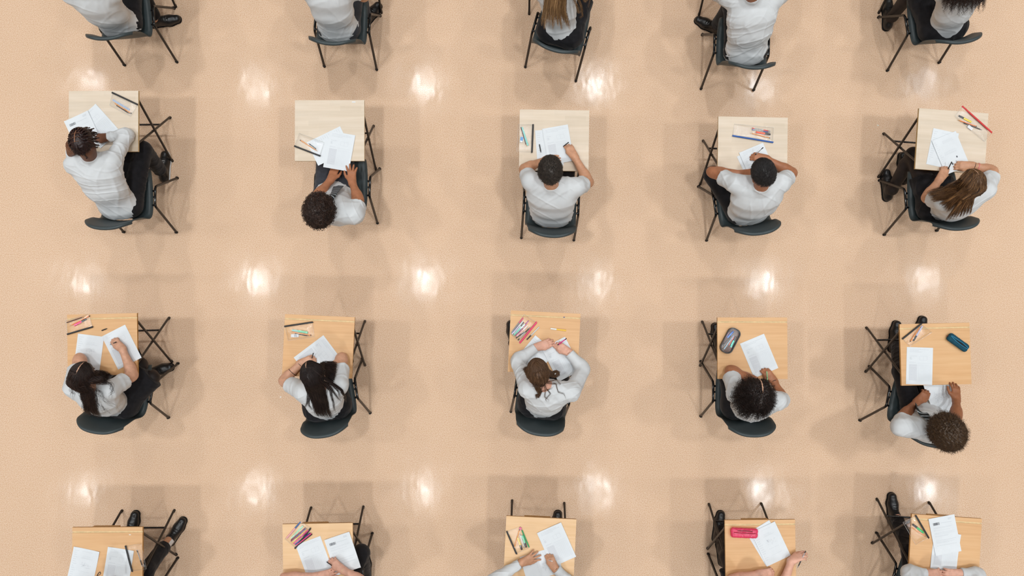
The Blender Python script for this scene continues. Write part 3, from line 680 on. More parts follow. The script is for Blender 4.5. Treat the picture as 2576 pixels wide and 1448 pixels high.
# chairs: side, front foot, rear foot  |  'rear', left, right | 'rot', foot, deg clockwise
CHAIRS = {'R1C1': ('R', (439, 21), (446, 157)), 'R1C2': ('R', (957, 39), (948, 177)), 'R1C3': ('rear', (1322, 169), (1448, 204)), 'R1C4': ('L', (1766, 88), (1763, 224)), 'R1C5': ('L', (2209, 44), (2231, 178)),
          'R2C1': ('R', (447, 447), (445, 585)), 'R2C2': ('R', (956, 424), (950, 562)), 'R2C3': ('rear', (1311, 598), (1444, 604)), 'R2C4': ('L', (1756, 467), (1777, 607)), 'R2C5': ('L', (2211, 453), (2223, 591)),
          'R3C1': ('R', (449, 913), (425, 1050)), 'R3C2': ('R', (912, 901), (932, 1038)), 'R3C3': ('rotL', (1285, 1034), 8), 'R3C4': ('L', (1762, 909), (1762, 1045)), 'R3C5': ('L', (2186, 922), (2162, 1055)),
          'R4C1': ('frotR', (448, 1402), 0), 'R4C2': ('frotR', (937, 1340), 0), 'R4C3': ('frotL', (1300, 1395), 2), 'R4C4': ('frotL', (1781, 1392), 0), 'R4C5': ('frotL', (2204, 1339), 14)}
CL = {'R1C1': 'dark grey plastic chair in the top left corner', 'R1C2': 'dark grey plastic chair second along the top edge', 'R1C3': 'dark grey plastic chair with brown ponytail ends hanging over it', 'R1C4': 'dark grey plastic chair fourth along the top edge', 'R1C5': 'dark grey plastic chair in the top right corner under black skirt'}
for k, q in CHAIRS.items():
    t = q[0]
    if t in 'LR':
        f, b = W(*q[1])[:2], W(*q[2])[:2]; h = unit(f - b); r = np.array([h[1], -h[0]]); sg = 1 if t == 'R' else -1
        c = (f + b) / 2 + h * .017 - r * sg * .235
    elif t == 'rear':
        l, rr = W(*q[1])[:2], W(*q[2])[:2]; r = unit(rr - l); h = np.array([-r[1], r[0]]); c = (l + rr) / 2 + h * .26
    else:
        a = math.radians(q[2]); h = np.array([math.sin(a), math.cos(a)]); r = np.array([h[1], -h[0]]); sg = 1 if t[-1] == 'R' else -1
        c = W(*q[1])[:2] - r * sg * .235 + (h * .26 if t[0] == 'r' else -h * .226)
    CH[k] = dict(c=c, h=h, r=r)
    place(CHAIR_PROTO, 'c', (c[0], c[1], 0), math.atan2(-h[0], h[1]), CL.get(k, 'dark grey plastic chair under the ' + WHO[k]), 'chair', 'plastic hall chairs')
# ------------------------------------------------------------------ papers
M_PAPER = mat('white_paper', (219, 223, 226), .75, .15, var=.015, vscale=20)
M_INK = mat('grey_print', (182, 186, 192), .8, .1); M_INKD = mat('dark_print', (96, 98, 104), .8, .1); M_INKL = mat('faint_print', (197, 201, 206), .8, .1)
def page(kind, rs):
    q = []                                                      # x, y, w, h, ink(1 mid, 2 dark, 3 faint)
    def ln(x0, x1, y, ink=1, h=.0011): q.append(((x0 + x1) / 2, y, x1 - x0, h, ink))
    def text(x0, x1, y0, n, dy=.0052, ink=3):
        for i in range(n):
            x = x0
            while x < x1 - .004:
                w = rs.uniform(.004, .015); ln(x, min(x + w, x1), y0 - i * dy, ink, .0014); x += w + .0022
                if rs.random() < .05: break
    if kind == 'cover':
        for i in range(17): q.append((-.076 + i * .0031 + rs.uniform(-.0005, .0005), .098, rs.choice([.0011, .0018, .0024]), .021, 2))
        text(.047, .078, .131, 4, .0042, 1); ln(-.018, .072, .099, 1, .0014); text(-.08, .08, .068, 2); text(-.08, .05, .050, 2); text(-.08, .085, .026, 3); text(-.08, .03, .002, 2)
        ln(-.08, .082, -.035, 1); text(-.078, .07, -.045, 3); ln(-.08, .082, -.075, 1)
    elif kind == 'form':
        text(-.08, .07, .132, 1, ink=1); text(-.08, .082, .122, 1, ink=1); text(-.08, .02, .112, 1, ink=1)
        text(-.08, -.02, .078, 1, ink=1); text(-.08, -.062, .066, 4, .005, 1)
        for a in ((.0, .06, .078), (.0, .06, .046)): ln(*a, 3, .001)
        for x in (0, .06, .03): q.append((x, .062, .001, .032, 3))
        text(-.082, -.03, .028, 1, ink=1); ln(-.085, .088, .022, 3)
        q.append((-.052, -.052, .062, .128, 4))
        for i in range(14): text(-.081, -.024, .006 - i * .0092, 1, ink=1)
        for i in range(15): ln(-.02, .088, .010 - i * .0092, 3, .0006)
        for i in range(9): q.append((-.02 + i * .0135, -.054, .0006, .128, 3))
    elif kind == 'lines':
        for i in range(14):
            y = .125 - i * .0175; text(-.092, -.068 + .012 * (i % 3 == 0), y, 1, ink=1)
            if i % 3 == 0: text(-.03, .06, y, 1)
        text(-.02, .04, .09, 3, .009); z = .02
        for i in range(10): q.append((rs.uniform(-.02, .05), z + rs.uniform(-.02, .02), rs.uniform(.006, .02), .001, 1)); q.append((rs.uniform(-.02, .05), z + rs.uniform(-.02, .02), .001, rs.uniform(.006, .018), 1))
    elif kind == 'blobs':
        for i in range(12): text(-.09, -.075 + .01 * (i % 4 == 0), .12 - i * .016, 1, ink=1)
        text(-.03, .06, .11, 3, .008); text(-.05, .05, .02, 4, .007)
    elif kind == 'sketch':
        text(-.085, .06, .12, 3, .008, 1); text(-.06, .07, .03, 6, .012, 1); text(-.06, .08, -.05, 8, .009)
        for i in range(14): q.append((rs.uniform(-.05, .05), rs.uniform(-.03, .06), rs.uniform(.006, .03), .001, 1)); q.append((rs.uniform(-.05, .05), rs.uniform(-.03, .06), .001, rs.uniform(.006, .025), 1))
    return q
def sheet(cx, cy, cw, kind, label, z=TOP + .0012, curl=.003, seed=0, tilt=(0, 0), group=None):
    rs = np.random.default_rng(1000 + seed); b = MB(); nx, ny = 8, 10
    ph = rs.uniform(0, 6)
    def zz(x, y): return curl * (abs(x / .105) ** 3 * abs(y / .1485) ** 2) * (1 + math.sin(ph + 3 * x / .1)) + tilt[0] * x + tilt[1] * y + .0004
    V = []
    for j in range(ny + 1):
        for i in range(nx + 1):
            x, y = -.105 + .21 * i / nx, -.1485 + .297 * j / ny; V.append((x, y, zz(x, y)))
    b.add(V, [(j * (nx + 1) + i, j * (nx + 1) + i + 1, (j + 1) * (nx + 1) + i + 1, (j + 1) * (nx + 1) + i) for j in range(ny) for i in range(nx)])
    for x, y, w, h, ink in page(kind, rs):
        n = max(1, int(max(w, h) / .03))
        for i in range(n):
            if w > h: xa, xb, ya, yb = x - w / 2 + w * i / n, x - w / 2 + w * (i + 1) / n, y - h / 2, y + h / 2
            else: xa, xb, ya, yb = x - w / 2, x + w / 2, y - h / 2 + h * i / n, y - h / 2 + h * (i + 1) / n
            dz = .0003 if ink == 4 else .00055
            b.add([(xa, ya, zz(xa, ya) + dz), (xb, ya, zz(xb, ya) + dz), (xb, yb, zz(xb, yb) + dz), (xa, yb, zz(xa, yb) + dz)], [(0, 1, 2, 3)], ink)
    if kind == 'blobs':
        for x, y, r in ((-.020, -.085, .010), (.035, -.045, .008), (.016, -.075, .006), (.03, -.10, .005)):
            P = [(x + r * .75 * math.cos(t), y + r * math.sin(t), 0) for t in np.linspace(0, 2 * PI, 15)[:-1]]; b.add([(p[0], p[1], zz(p[0], p[1]) + .0006) for p in P], [tuple(range(14))], 1 if r < .008 else 2)
    o = b.build('exam_paper', [M_PAPER, M_INK, M_INKD, M_INKL, M_SHADE], None, False)
    P = W(cx, cy, z); o.location = P; o.rotation_euler = (0, 0, -math.radians(cw)); return tag(o, label, 'paper', group)
M_SHADE = mat('shaded_print', (210, 213, 217), .8, .1)
PAPERS = [  # centre px, degrees clockwise, print, level, label
    (247, 317, -42, 'form', 0, 'printed sheet turned askew at the top of the pile beneath the locs'), (210.4, 333.5, -25, 'cover', 1, 'exam cover sheet with barcode overhanging the left edge of the maple desk'),
    (828, 367, 64, 'lines', 0, 'exam sheet half hidden behind another, under clear pouch corner, maple desk'), (853.5, 380, 10, 'form', 1, 'exam sheet with table held at the desk edge by the tie wearer'),
    (1382, 372, -4, 'lines', 0, 'exam sheet with a loose dark pen lying on it'), (1404, 364, -10, 'form', 1, 'exam sheet the person in white t-shirt is writing on'),
    (1903, 422, -25, 'form', 0, 'exam sheet peeping out lower left, below the straight black-haired writer'), (1907.5, 414, -23, 'form', 1, 'exam sheet under the hand of the straight black-haired writer'),
    (2371, 374, 12, 'lines', 0, 'left exam sheet, turned clockwise, before the highlighted brown hair'), (2391.6, 384.7, -22, 'blobs', 1, 'exam sheet with dark oval drawings under two hands'),
    (223, 889, 7, 'lines', 0, 'left exam sheet on the far left beech desk, by elbow'), (306, 872.6, -27, 'form', 0, 'right exam sheet being written on, overhanging far left beech desk'),
    (796, 897, 53, 'form', 0, 'exam sheet turned sideways before the long straight dark hair'),
    (1342, 899.7, 40, 'lines', 0, 'exam sheet under the left sleeve of the person with pinned-up hair'), (1413, 903, -27, 'form', 1, 'exam sheet between the arms of the person with pinned-up hair'),
    (1909.6, 894.6, -22.5, 'form', 0, 'exam sheet with table before the parted springy curls'),
    (2313, 920, 2, 'form', 0, 'exam sheet with folded corner lying flat beside dark teal pencil case'),
    (208.7, 1426.5, 11.8, 'lines', 0, 'left exam sheet at the bottom left corner desk'), (297, 1426, 9, 'form', 0, 'right exam sheet at the bottom left desk, under pouch'),
    (790.7, 1403, -20.5, 'form', 0, 'exam sheet with table next to the colourful felt pens'), (862, 1391.7, -18.5, 'cover', 1, 'exam cover sheet with barcode overhanging the light beech desk'),
    (1362, 1419, 73, 'lines', 0, 'lower exam sheet between sleeves, middle of bottom edge'), (1400, 1369.6, -24, 'form', 1, 'upper exam sheet touched by spread fingers, middle of bottom edge'),
    (1931, 1365, -31, 'lines', 0, 'exam sheet underneath, tucked beside bright pink pencil case'), (1939, 1367.6, -25, 'lines', 1, 'exam sheet on top, near the bright pink pencil case'),
    (2378, 1385.6, 8, 'form', 0, 'lower exam sheet above the folded hands, bottom right desk'), (2377, 1345, -10.5, 'cover', 1, 'exam cover sheet with barcode on the bottom right desk')]
for i, (x, y, a, kd, lv, lb) in enumerate(PAPERS): sheet(x, y, a, kd, lb, TOP + .0015 + .0045 * lv, seed=i, group='exam papers on the desks')
sheet(2368, 997, -24, 'sketch', 'crumpled exam sheet held below the desk edge by the person with brown afro', .675, .01, 77, (0, .06), 'exam papers on the desks')
# ------------------------------------------------------------------ pens, pencils, highlighters, pouches
TIPW = mat('pencil_wood', (206, 160, 110), .7, .2); CLEAR = film('clear_barrel', (.90, .92, .94, 1), .12, .25)
PC = {}
def col(rgb, rough=.35):
    return mat('plastic_%d_%d_%d' % rgb, rgb, rough, .5, var=.03)
BLK = (26, 26, 28); ORG = (232, 140, 32); PNK = (240, 52, 120); YEL = (236, 214, 60); MINT = (124, 214, 172); WHT = (226, 228, 230); RED = (206, 30, 34); BLU = (30, 84, 160)
def stick(kind, p0, p1, rgb, label, z=TOP + .009, cap=BLK, z1=None, r=None, grp=None):
    """p0 = blunt end, p1 = tip"""
    A, B = W(*p0, z), W(*p1, z if z1 is None else z1); L = np.linalg.norm(B - A); d = (B - A) / L; root = empty(kind, A)
    def seg(name, t0, t1, r0, r1, m, n=12, flat=1.0, par=root):
        q = MB(); q.tube([d * L * t0, d * L * t1], [r0, r1], n, flat=flat); return q.build(name, m, par, True)
    if kind == 'pencil':
        r = r or .0037; seg('barrel', .04, .88, r, r, col(rgb), 6); seg('sharpened_tip', .88, .985, r, .001, TIPW); seg('end_cap', 0, .04, r * 1.02, r * 1.02, col(cap))
    elif kind == 'highlighter':
        r = r or .0078; seg('barrel', 0, .62, r * 1.05, r, col(rgb), 16, .75); seg('cap', .62, 1, r * 1.06, r * .92, col(cap), 16, .75)
    elif kind == 'ruler':
        r = r or .011; q = MB(); w = np.cross(d, (0, 0, 1)); q.add([w * -r, w * r, w * r + d * L, w * -r + d * L] + [v + np.array([0, 0, .0025]) for v in (w * -r, w * r, w * r + d * L, w * -r + d * L)], [(3, 2, 1, 0), (4, 5, 6, 7), (0, 1, 5, 4), (1, 2, 6, 5), (2, 3, 7, 6), (3, 0, 4, 7)]); q.build('blade', col(rgb), root)
    elif kind == 'felt_pen':
        r = r or .0048; seg('barrel', 0, .66, r, r, col(rgb)); seg('cap', .66, 1, r * 1.12, r * .85, col(cap))
    else:
        r = r or .0040; seg('barrel', .12, .86, r, r, CLEAR if rgb is None else col(rgb)); seg('grip', .60, .86, r * 1.05, r * 1.05, col(cap)); seg('nib', .86, 1, r, .0008, col((120, 120, 124))); seg('end_plug', 0, .12, r * 1.04, r * 1.0, col(cap))
        if rgb is None: seg('ink_refill', .1, .9, .0014, .0014, col(BLK), 6)
    return tag(root, label, {'felt_pen': 'pen', 'ballpoint_pen': 'pen'}.get(kind, kind), grp)
def eraser(c, deg, size, rgb, label, sleeve=None, z=TOP + .008, bars=False):
    root = empty('eraser', W(*c, z), math.radians(deg)); q = MB(); q.box((0, 0, 0), (size[0], size[1], .011)); q.build('rubber', col(rgb, .7), root, bevel=.002)
    if sleeve:
        q = MB(); q.box((size[0] * .12, 0, 0), (size[0] * .68, size[1] * 1.05, .0122)); q.build('sleeve', col(sleeve, .6), root, bevel=.0006)
    if bars:
        q = MB()
        for i in range(7): q.box((size[0] * (-.05 + i * .06), 0, .0063), (.0012, size[1] * .7, .0003))
        q.build('barcode', col(BLK), root)
    return tag(root, label, 'eraser')
FILM = film('clear_pouch_film', (1, 1, 1, 1), .09)
def pouch(z0, z1, f1, f0, zrgb, label, seed=0, fm=None, h=.013, grp='see-through pencil pouches'):
    """zip runs z0->z1; f0, f1 are the far corners below z0 and z1"""
    A, B, C, D = [W(*p, TOP + .004) for p in (z0, z1, f1, f0)]; org = (A + B + C + D) / 4; root = empty('pencil_pouch', org)
    rs = np.random.default_rng(50 + seed); n, mm = 30, 22; V = []
    ph = rs.uniform(0, 6, 6)
    for side in (1,):
        for j in range(mm + 1):
            for i in range(n + 1):
                u, v = i / n, j / mm; P = (A * (1 - u) + B * u) * (1 - v) + (D * (1 - u) + C * u) * v - org
                e = min(u, 1 - u, v * .7 + .05, 1 - v); bulge = min(1, e * 5.5) ** .6
                x, y = P[0] * 100, P[1] * 100
                wr = (math.sin(x * 2.7 + 1.5 * math.sin(y * 1.9 + ph[0]) + ph[1]) * math.sin(y * 3.1 + 1.3 * math.sin(x * 2.2 + ph[2]) + ph[3]) * .0009 + math.sin(x * 6.1 + y * 4.3 + ph[4]) * .0002) * bulge
                P = P + np.array([0, 0, (bulge * h + wr + .003) if side else -.0022]); V.append(P)
    F = []; o = (n + 1) * (mm + 1)
    for sd in (0,):
        for j in range(mm):
            for i in range(n):
                a = sd * o + j * (n + 1) + i; f = (a, a + 1, a + n + 2, a + n + 1); F.append(f)
    link('film', mesh_np('film', V, F, fm or FILM), root)
    d = unit(B - A); q = MB(); q.tube([A - org - d * .004 + np.array([0, 0, .006]), (A + B) / 2 - org + np.array([0, 0, .0075]), B - org + d * .004 + np.array([0, 0, .006])], .0066, 10, flat=.75); q.build('zip_strip', col(zrgb, .4), root, True)
    q = MB(); e = unit(D - A) * .006 + d * .012; q.tube([B - org + np.array([0, 0, .008]), B - org + e * .7 + np.array([0, 0, .005])], .0022, 6); q.build('zip_pull', col(zrgb, .4), root, True)
    q = MB(); b2 = [A, D, C, B]; q.tube([p - org + np.array([0, 0, .004]) for p in b2], .0011, 6); q.build('welded_seam', M_SEAM, root, True)
    return tag(root, label, 'pencil pouch', grp)
M_SEAM = film('pouch_seam', (.9, .9, .9, 1), .25, .25)
K = 'R2C1'
pouch((283.5, 233.5), (346, 263), (329, 293), (276, 265), BLK, 'clear black-zipped pouch on the desk of the person with dark locs', 1)
stick('pencil', (330, 285), (284, 257), ORG, 'orange pencil in the pouch beside the dark locs'); stick('ballpoint_pen', (293, 265), (328, 287), BLK, 'black pen under the orange pencil in the pouch beside the dark locs', TOP + .006)
stick('ruler', (284, 251), (326, 276), (150, 172, 204), 'pale blue ruler in the pouch beside the dark locs', TOP + .006, r=.006)
pouch((741.7, 367.7), (805, 392), (816, 358), (753, 335), BLK, 'clear black-zipped pouch lying over paper beside the tie wearer', 2)
stick('pencil', (755, 352), (800, 381), ORG, 'orange pencil in the pouch beside the tie wearer', TOP + .011); stick('ballpoint_pen', (795, 374), (776, 360), (40, 70, 60), 'dark green pen in the pouch beside the tie wearer', TOP + .012)
pouch((1341, 314), (1338, 382.5), (1300, 381), (1304, 313), BLK, 'clear black-zipped pouch overhanging left edge of t-shirt wearer\'s desk', 3)
stick('pencil', (1310.5, 320), (1325, 369), (84, 24, 30), 'maroon pencil in the pouch beside the t-shirt wearer', TOP + .011); stick('ruler', (1313, 320), (1328, 366), (130, 206, 196), 'aqua ruler in the pouch beside the t-shirt wearer', TOP + .006, r=.007)
eraser((1312, 351), 80, (.045, .02), WHT, 'white eraser in blue sleeve in the pouch beside the t-shirt wearer', (86, 150, 210))
stick('ballpoint_pen', (1357, 363), (1361, 384), (30, 30, 36), 'loose dark pen lying on the sheet before the t-shirt wearer', TOP + .008)
pouch((1843, 341.5), (1943, 358), (1946, 321), (1847, 312), BLU, 'clear blue-zipped pouch on pale maple desk', 4)
stick('ballpoint_pen', (1892, 322), (1939, 330), None, 'red-ended clear pen in the blue-zipped pouch', TOP + .012, cap=RED); stick('ballpoint_pen', (1892, 326), (1938, 333), None, 'blue-ended clear pen in the blue-zipped pouch', TOP + .007, cap=(30, 60, 150))
stick('highlighter', (1902, 332), (1938, 338), (236, 84, 44), 'orange highlighter with black cap in the blue-zipped pouch', TOP + .011); stick('pencil', (1937, 347), (1886, 334), ORG, 'orange pencil in the blue-zipped pouch')
pouch((2420, 268), (2493, 333), (2476, 356), (2402, 292), RED, 'clear red-zipped pouch overhanging a maple desk corner', 5)
stick('highlighter', (2443, 307), (2412, 291), YEL, 'yellow highlighter with black cap in the red-zipped pouch'); stick('pencil', (2457, 318), (2408, 301), (238, 120, 30), 'orange pencil in the red-zipped pouch'); stick('ballpoint_pen', (2424, 309), (2471, 327), (40, 38, 40), 'black pen in the red-zipped pouch', TOP + .006, cap=(52, 46, 42))
eraser((2440, 321), -38, (.045, .024), WHT, 'white eraser in the red-zipped pouch')
pouch((171, 840), (233, 822), (223, 789), (165, 807), BLK, 'clear black-zipped pouch overhanging corner of the far left beech desk', 6)
stick('highlighter', (187, 818), (217, 802), PNK, 'pink highlighter with black cap, far left beech desk', TOP + .011); stick('pencil', (168, 811), (212, 796), (80, 24, 30), 'maroon pencil in pouch, far left beech desk', cap=(20, 16, 18)); stick('pencil', (226, 794), (174, 820), (240, 128, 40), 'orange pencil in pouch, far left beech desk')
q = MB(); A, B = W(256, 831, TOP + .006), W(269, 826, TOP + .006); q.tube([A - A, (B - A) * .7, B - A], [.0045, .0045, .0025], 10); o = q.build('pen_cap', col(BLK), None, True); o.location = A; tag(o, 'loose black pen cap on the far left beech desk', 'pen cap')
pouch((717, 820.5), (786, 810), (791.5, 846), (725, 856), BLK, 'clear black-zipped pouch above the long straight dark hair', 7)
stick('highlighter', (774, 836), (735, 830), MINT, 'mint highlighter in the pouch above the long straight dark hair', TOP + .011, cap=(150, 206, 196)); stick('pencil', (783, 843), (728, 834), ORG, 'orange pencil in the pouch above the long straight dark hair', TOP + .012); stick('ballpoint_pen', (742, 839), (777, 844.5), (34, 34, 36), 'black pen in the pouch above the long straight dark hair', TOP + .006)
eraser((742, 844), 0, (.060, .024), WHT, 'white eraser with barcode above the long straight dark hair', None, TOP + .007, True)
pouch((1308, 861.5), (1349, 811), (1319, 790), (1283, 838.5), (232, 60, 110), 'clear pink-zipped pouch stuffed with pens', 8, h=.017)
for i, (a, b, c, cp, kd, nm) in enumerate([((1287, 836), (1316, 799), (150, 150, 156), (240, 86, 140), 'felt_pen', 'grey pen with pink cap'), ((1288, 840), (1315, 808), (196, 190, 214), (214, 216, 214), 'highlighter', 'lilac highlighter'), ((1295, 838), (1318, 810), (206, 212, 212), (36, 46, 46), 'felt_pen', 'white pen with black cap'),
        ((1292, 843), (1320, 815), (110, 200, 176), (200, 226, 214), 'highlighter', 'teal highlighter'), ((1297, 845), (1330, 806), (150, 30, 110), (178, 60, 136), 'felt_pen', 'magenta pen'), ((1300, 845), (1327, 819), (236, 170, 170), (232, 214, 206), 'highlighter', 'peach highlighter'),
        ((1298, 850), (1320, 834), (30, 32, 34), (50, 64, 66), 'felt_pen', 'black felt pen'), ((1303, 855), (1334, 822), (176, 176, 180), (24, 24, 28), 'ballpoint_pen', 'silver pen with black end')]):
    stick(kd, a, b, c, nm + ' in the pink-zipped pouch', TOP + .007 + .004 * (i % 2), cp, r=.006 if kd == 'highlighter' else .0042)
stick('felt_pen', (1356.5, 822), (1325, 854), (206, 210, 206), 'loose black-capped fineliner beside the pink-zipped pouch', TOP + .006, cap=(40, 40, 42)); stick('highlighter', (1424, 831), (1385, 826), (236, 190, 70), 'loose yellow and white marker on beech desk', TOP + .007, cap=(232, 232, 226), r=.0062)
# rounded black case with clear lid
def pill(L, w, r, n=8):
    P = []
    for sx, sy, a0 in ((1, 1, 0), (-1, 1, PI / 2), (-1, -1, PI), (1, -1, 1.5 * PI)):
        for t in np.linspace(0, PI / 2, n): P.append((sx * (L / 2 - r) + r * math.cos(a0 + t), sy * (w / 2 - r) + r * math.sin(a0 + t)))
    return P
cs = empty('pencil_case', W(1835, 856, TOP), math.radians(62)); tag(cs, 'black rounded pencil case with clear lid on beech desk', 'pencil case')
L0, W0 = .212, .104
q = MB(); q.prism(pill(L0, W0, .042), .001, .006); q.build('base', col((96, 66, 50), .5), cs)
q = MB(); po, pi_ = pill(L0, W0, .042), pill(L0 - .014, W0 - .014, .036); n = len(po)
V = [(x, y, z) for z in (.001, .032) for x, y in po] + [(x, y, z) for z in (.032, .006) for x, y in pi_]
q.add(V, [(k * n + i, k * n + (i + 1) % n, (k + 1) * n + (i + 1) % n, (k + 1) * n + i) for k in range(3) for i in range(n)]); q.build('rim', col(BLK), cs, True)
V = [(x * s, y * s, z) for s, z in ((1, .033), (.8, .037), (.4, .039)) for x, y in pi_] + [(0, 0, .039)]; q = MB()
q.add(V, [(k * n + i, k * n + (i + 1) % n, (k + 1) * n + (i + 1) % n, (k + 1) * n + i) for k in range(2) for i in range(n)] + [(2 * n + i, 2 * n + (i + 1) % n, 3 * n) for i in range(n)]); q.build('lid', FILM, cs, True)
for a, b, c, cp, kd, nm in [((1838.5, 872.5), (1851, 846), (96, 216, 190), (28, 28, 32), 'highlighter', 'turquoise highlighter'), ((1833, 868), (1847, 845), (214, 120, 104), (206, 110, 96), 'felt_pen', 'coral pen'), ((1821, 878), (1846, 843), (160, 190, 206), (140, 170, 196), 'felt_pen', 'light blue pen'),
        ((1830, 849), (1845, 833), (50, 110, 190), (46, 100, 180), 'highlighter', 'blue highlighter'), ((1818, 870), (1843, 840), (30, 34, 44), (20, 20, 24), 'ballpoint_pen', 'black pen'), ((1819, 858), (1833, 836), (190, 150, 190), (176, 130, 176), 'felt_pen', 'lilac pen')]:
    stick(kd, a, b, c, nm + ' inside the black rounded case', TOP + .016, cp)
# dark teal fabric case, zipped open
cs = empty('pencil_case', W(2406, 861, TOP), math.radians(-36)); tag(cs, 'dark teal fabric pencil case, half unzipped, on beech desk', 'pencil case')
P = []
for sx in (-.062, -.03, .0, .03, .062): P.append(cone((sx, -.010, .022), (sx + .02, -.010, .022), .024, .024, .03, (0, 1, 0), 1.05))
P = [cone((-.075, -.013, .022), (.072, -.013, .022), .021, .021, .01), cone((-.075, .013, .023), (.072, .013, .023), .021, .021, .01)]
part('fabric_body', P, .003, mat('dark_teal_fabric', (30, 74, 90), .8, .2, var=.15, vscale=60), cs, np.zeros(3), .0012, 9, 3)
q = MB(); q.tube([(-.085, .004, .044), (-.04, -.006, .047), (.02, -.009, .048), (.082, -.004, .044)], .0032, 8); q.tube([(-.085, .008, .044), (-.04, .010, .047), (.02, .013, .048), (.082, .006, .044)], .0032, 8); q.build('zip', col((34, 118, 150), .5), cs, True)
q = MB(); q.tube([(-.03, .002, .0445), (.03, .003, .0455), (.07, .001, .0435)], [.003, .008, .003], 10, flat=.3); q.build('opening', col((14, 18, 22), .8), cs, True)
q = MB(); q.tube([(-.088, -.01, .03), (-.100, -.004, .012)], .003, 8); q.build('zip_pull', col((120, 40, 56)), cs, True)
pouch((2270, 851.5), (2316, 814.5), (2344, 835), (2288, 870.7), BLK, 'clear black-zipped pouch on the desk of the person with brown afro', 10)
stick('pencil', (2290, 859), (2316, 818), (240, 138, 36), 'orange pencil in the pouch before the brown afro', TOP + .011); stick('felt_pen', (2320, 820), (2298, 857), (190, 190, 216), 'lilac pen in the pouch before the brown afro', TOP + .011, cap=(40, 44, 50), r=.0065)
pouch((316.6, 1372.5), (333, 1435), (369, 1430), (355.5, 1367), BLK, 'clear black-zipped pouch overhanging right edge at bottom left', 12)
stick('ballpoint_pen', (344.5, 1383), (359, 1426), None, 'clear black pen in the pouch at bottom left', TOP + .012)
pouch((743, 1377.5), (781, 1328.7), (757, 1309), (717, 1355), BLK, 'clear pouch of colourful felt pens on light beech desk', 13, h=.014)
for i, (a, b, c, cp, kd, nm) in enumerate([((721, 1353), (756, 1312), (236, 168, 172), (60, 100, 160), 'highlighter', 'pale pink marker'), ((762, 1322), (733, 1353), (150, 210, 166), (170, 214, 180), 'highlighter', 'mint marker'), ((768, 1327), (732, 1358), (130, 30, 40), (110, 24, 34), 'felt_pen', 'dark red pen'), ((770, 1329), (732, 1361), (50, 50, 110), (120, 40, 60), 'felt_pen', 'navy pen'),
        ((772, 1330), (735, 1364), (240, 160, 40), (236, 190, 60), 'felt_pen', 'orange pen'), ((776, 1333), (738, 1367), (230, 40, 130), (236, 60, 140), 'felt_pen', 'magenta pen'), ((780, 1340), (742, 1369), (56, 46, 140), (70, 60, 170), 'felt_pen', 'violet pen'), ((783, 1341), (744, 1372), (230, 70, 120), (226, 90, 130), 'felt_pen', 'rose pen'), ((785, 1343), (745, 1374), (40, 26, 34), (30, 24, 28), 'felt_pen', 'black pen')]):
    stick(kd, a, b, c, nm + ' in the colourful felt pen pouch', TOP + .008 + .004 * (i % 2), cp, r=.006 if kd == 'highlighter' else .0045)
pouch((1275, 1336), (1299, 1391), (1332, 1377.5), (1310.6, 1324), BLK, 'clear black-zipped pouch with green pens, middle of bottom edge', 14)
stick('pencil', (1307, 1331), (1293, 1380), (240, 150, 30), 'orange pencil in the pouch with green pens', TOP + .012); stick('highlighter', (1302, 1351), (1313, 1382), (232, 200, 90), 'yellow highlighter in the pouch with green pens', TOP + .010); stick('highlighter', (1314, 1346), (1324, 1376), MINT, 'mint highlighter in the pouch with green pens', TOP + .010)
stick('ballpoint_pen', (1308, 1343), (1319, 1379), (214, 216, 218), 'white pen in the pouch with green pens', TOP + .009, cap=(190, 192, 196)); stick('felt_pen', (1313, 1333), (1331, 1376), (24, 150, 90), 'green pen along the edge of the pouch', TOP + .009, cap=(20, 160, 96)); eraser((1309, 1329), 70, (.022, .018), (226, 120, 150), 'pink eraser in the pouch with green pens')
# bright pink case
cs = empty('pencil_case', W(1870, 1337, TOP), math.radians(-2)); tag(cs, 'bright pink translucent pencil case on beech desk', 'pencil case')
PINK = film('pink_translucent_plastic', (.95, .09, .22, 1), .06, .55)
P = [cone((-.085, -.018, .024), (.085, -.018, .024), .023, .023, .012), cone((-.088, .016, .022), (.088, .014, .022), .022, .022, .012)]
part('case_body', P, .0035, PINK, cs, np.zeros(3), .0016, 4, 2.5)
q = MB(); q.tube([(-.09, .004, .044), (.0, .002, .047), (.088, .0, .044)], .003, 8); q.build('zip', col((150, 20, 50), .4), cs, True)
q = MB(); q.tube([(-.06, .018, .0435), (.0, .020, .0455), (.06, .017, .0435)], .004, 8, flat=.4); q.build('dark_seam', col((120, 16, 30), .5), cs, True)
pouch((2303, 1296), (2335, 1351), (2303, 1369), (2271, 1313), BLK, 'clear black-zipped pouch overhanging left edge of the bottom right desk', 16)
stick('highlighter', (2323, 1339), (2296, 1318), (40, 190, 96), 'green highlighter with black cap, bottom right desk', TOP + .011); stick('pencil', (2328, 1348), (2288, 1322), (240, 140, 36), 'orange pencil in the pouch, bottom right desk', TOP + .011)
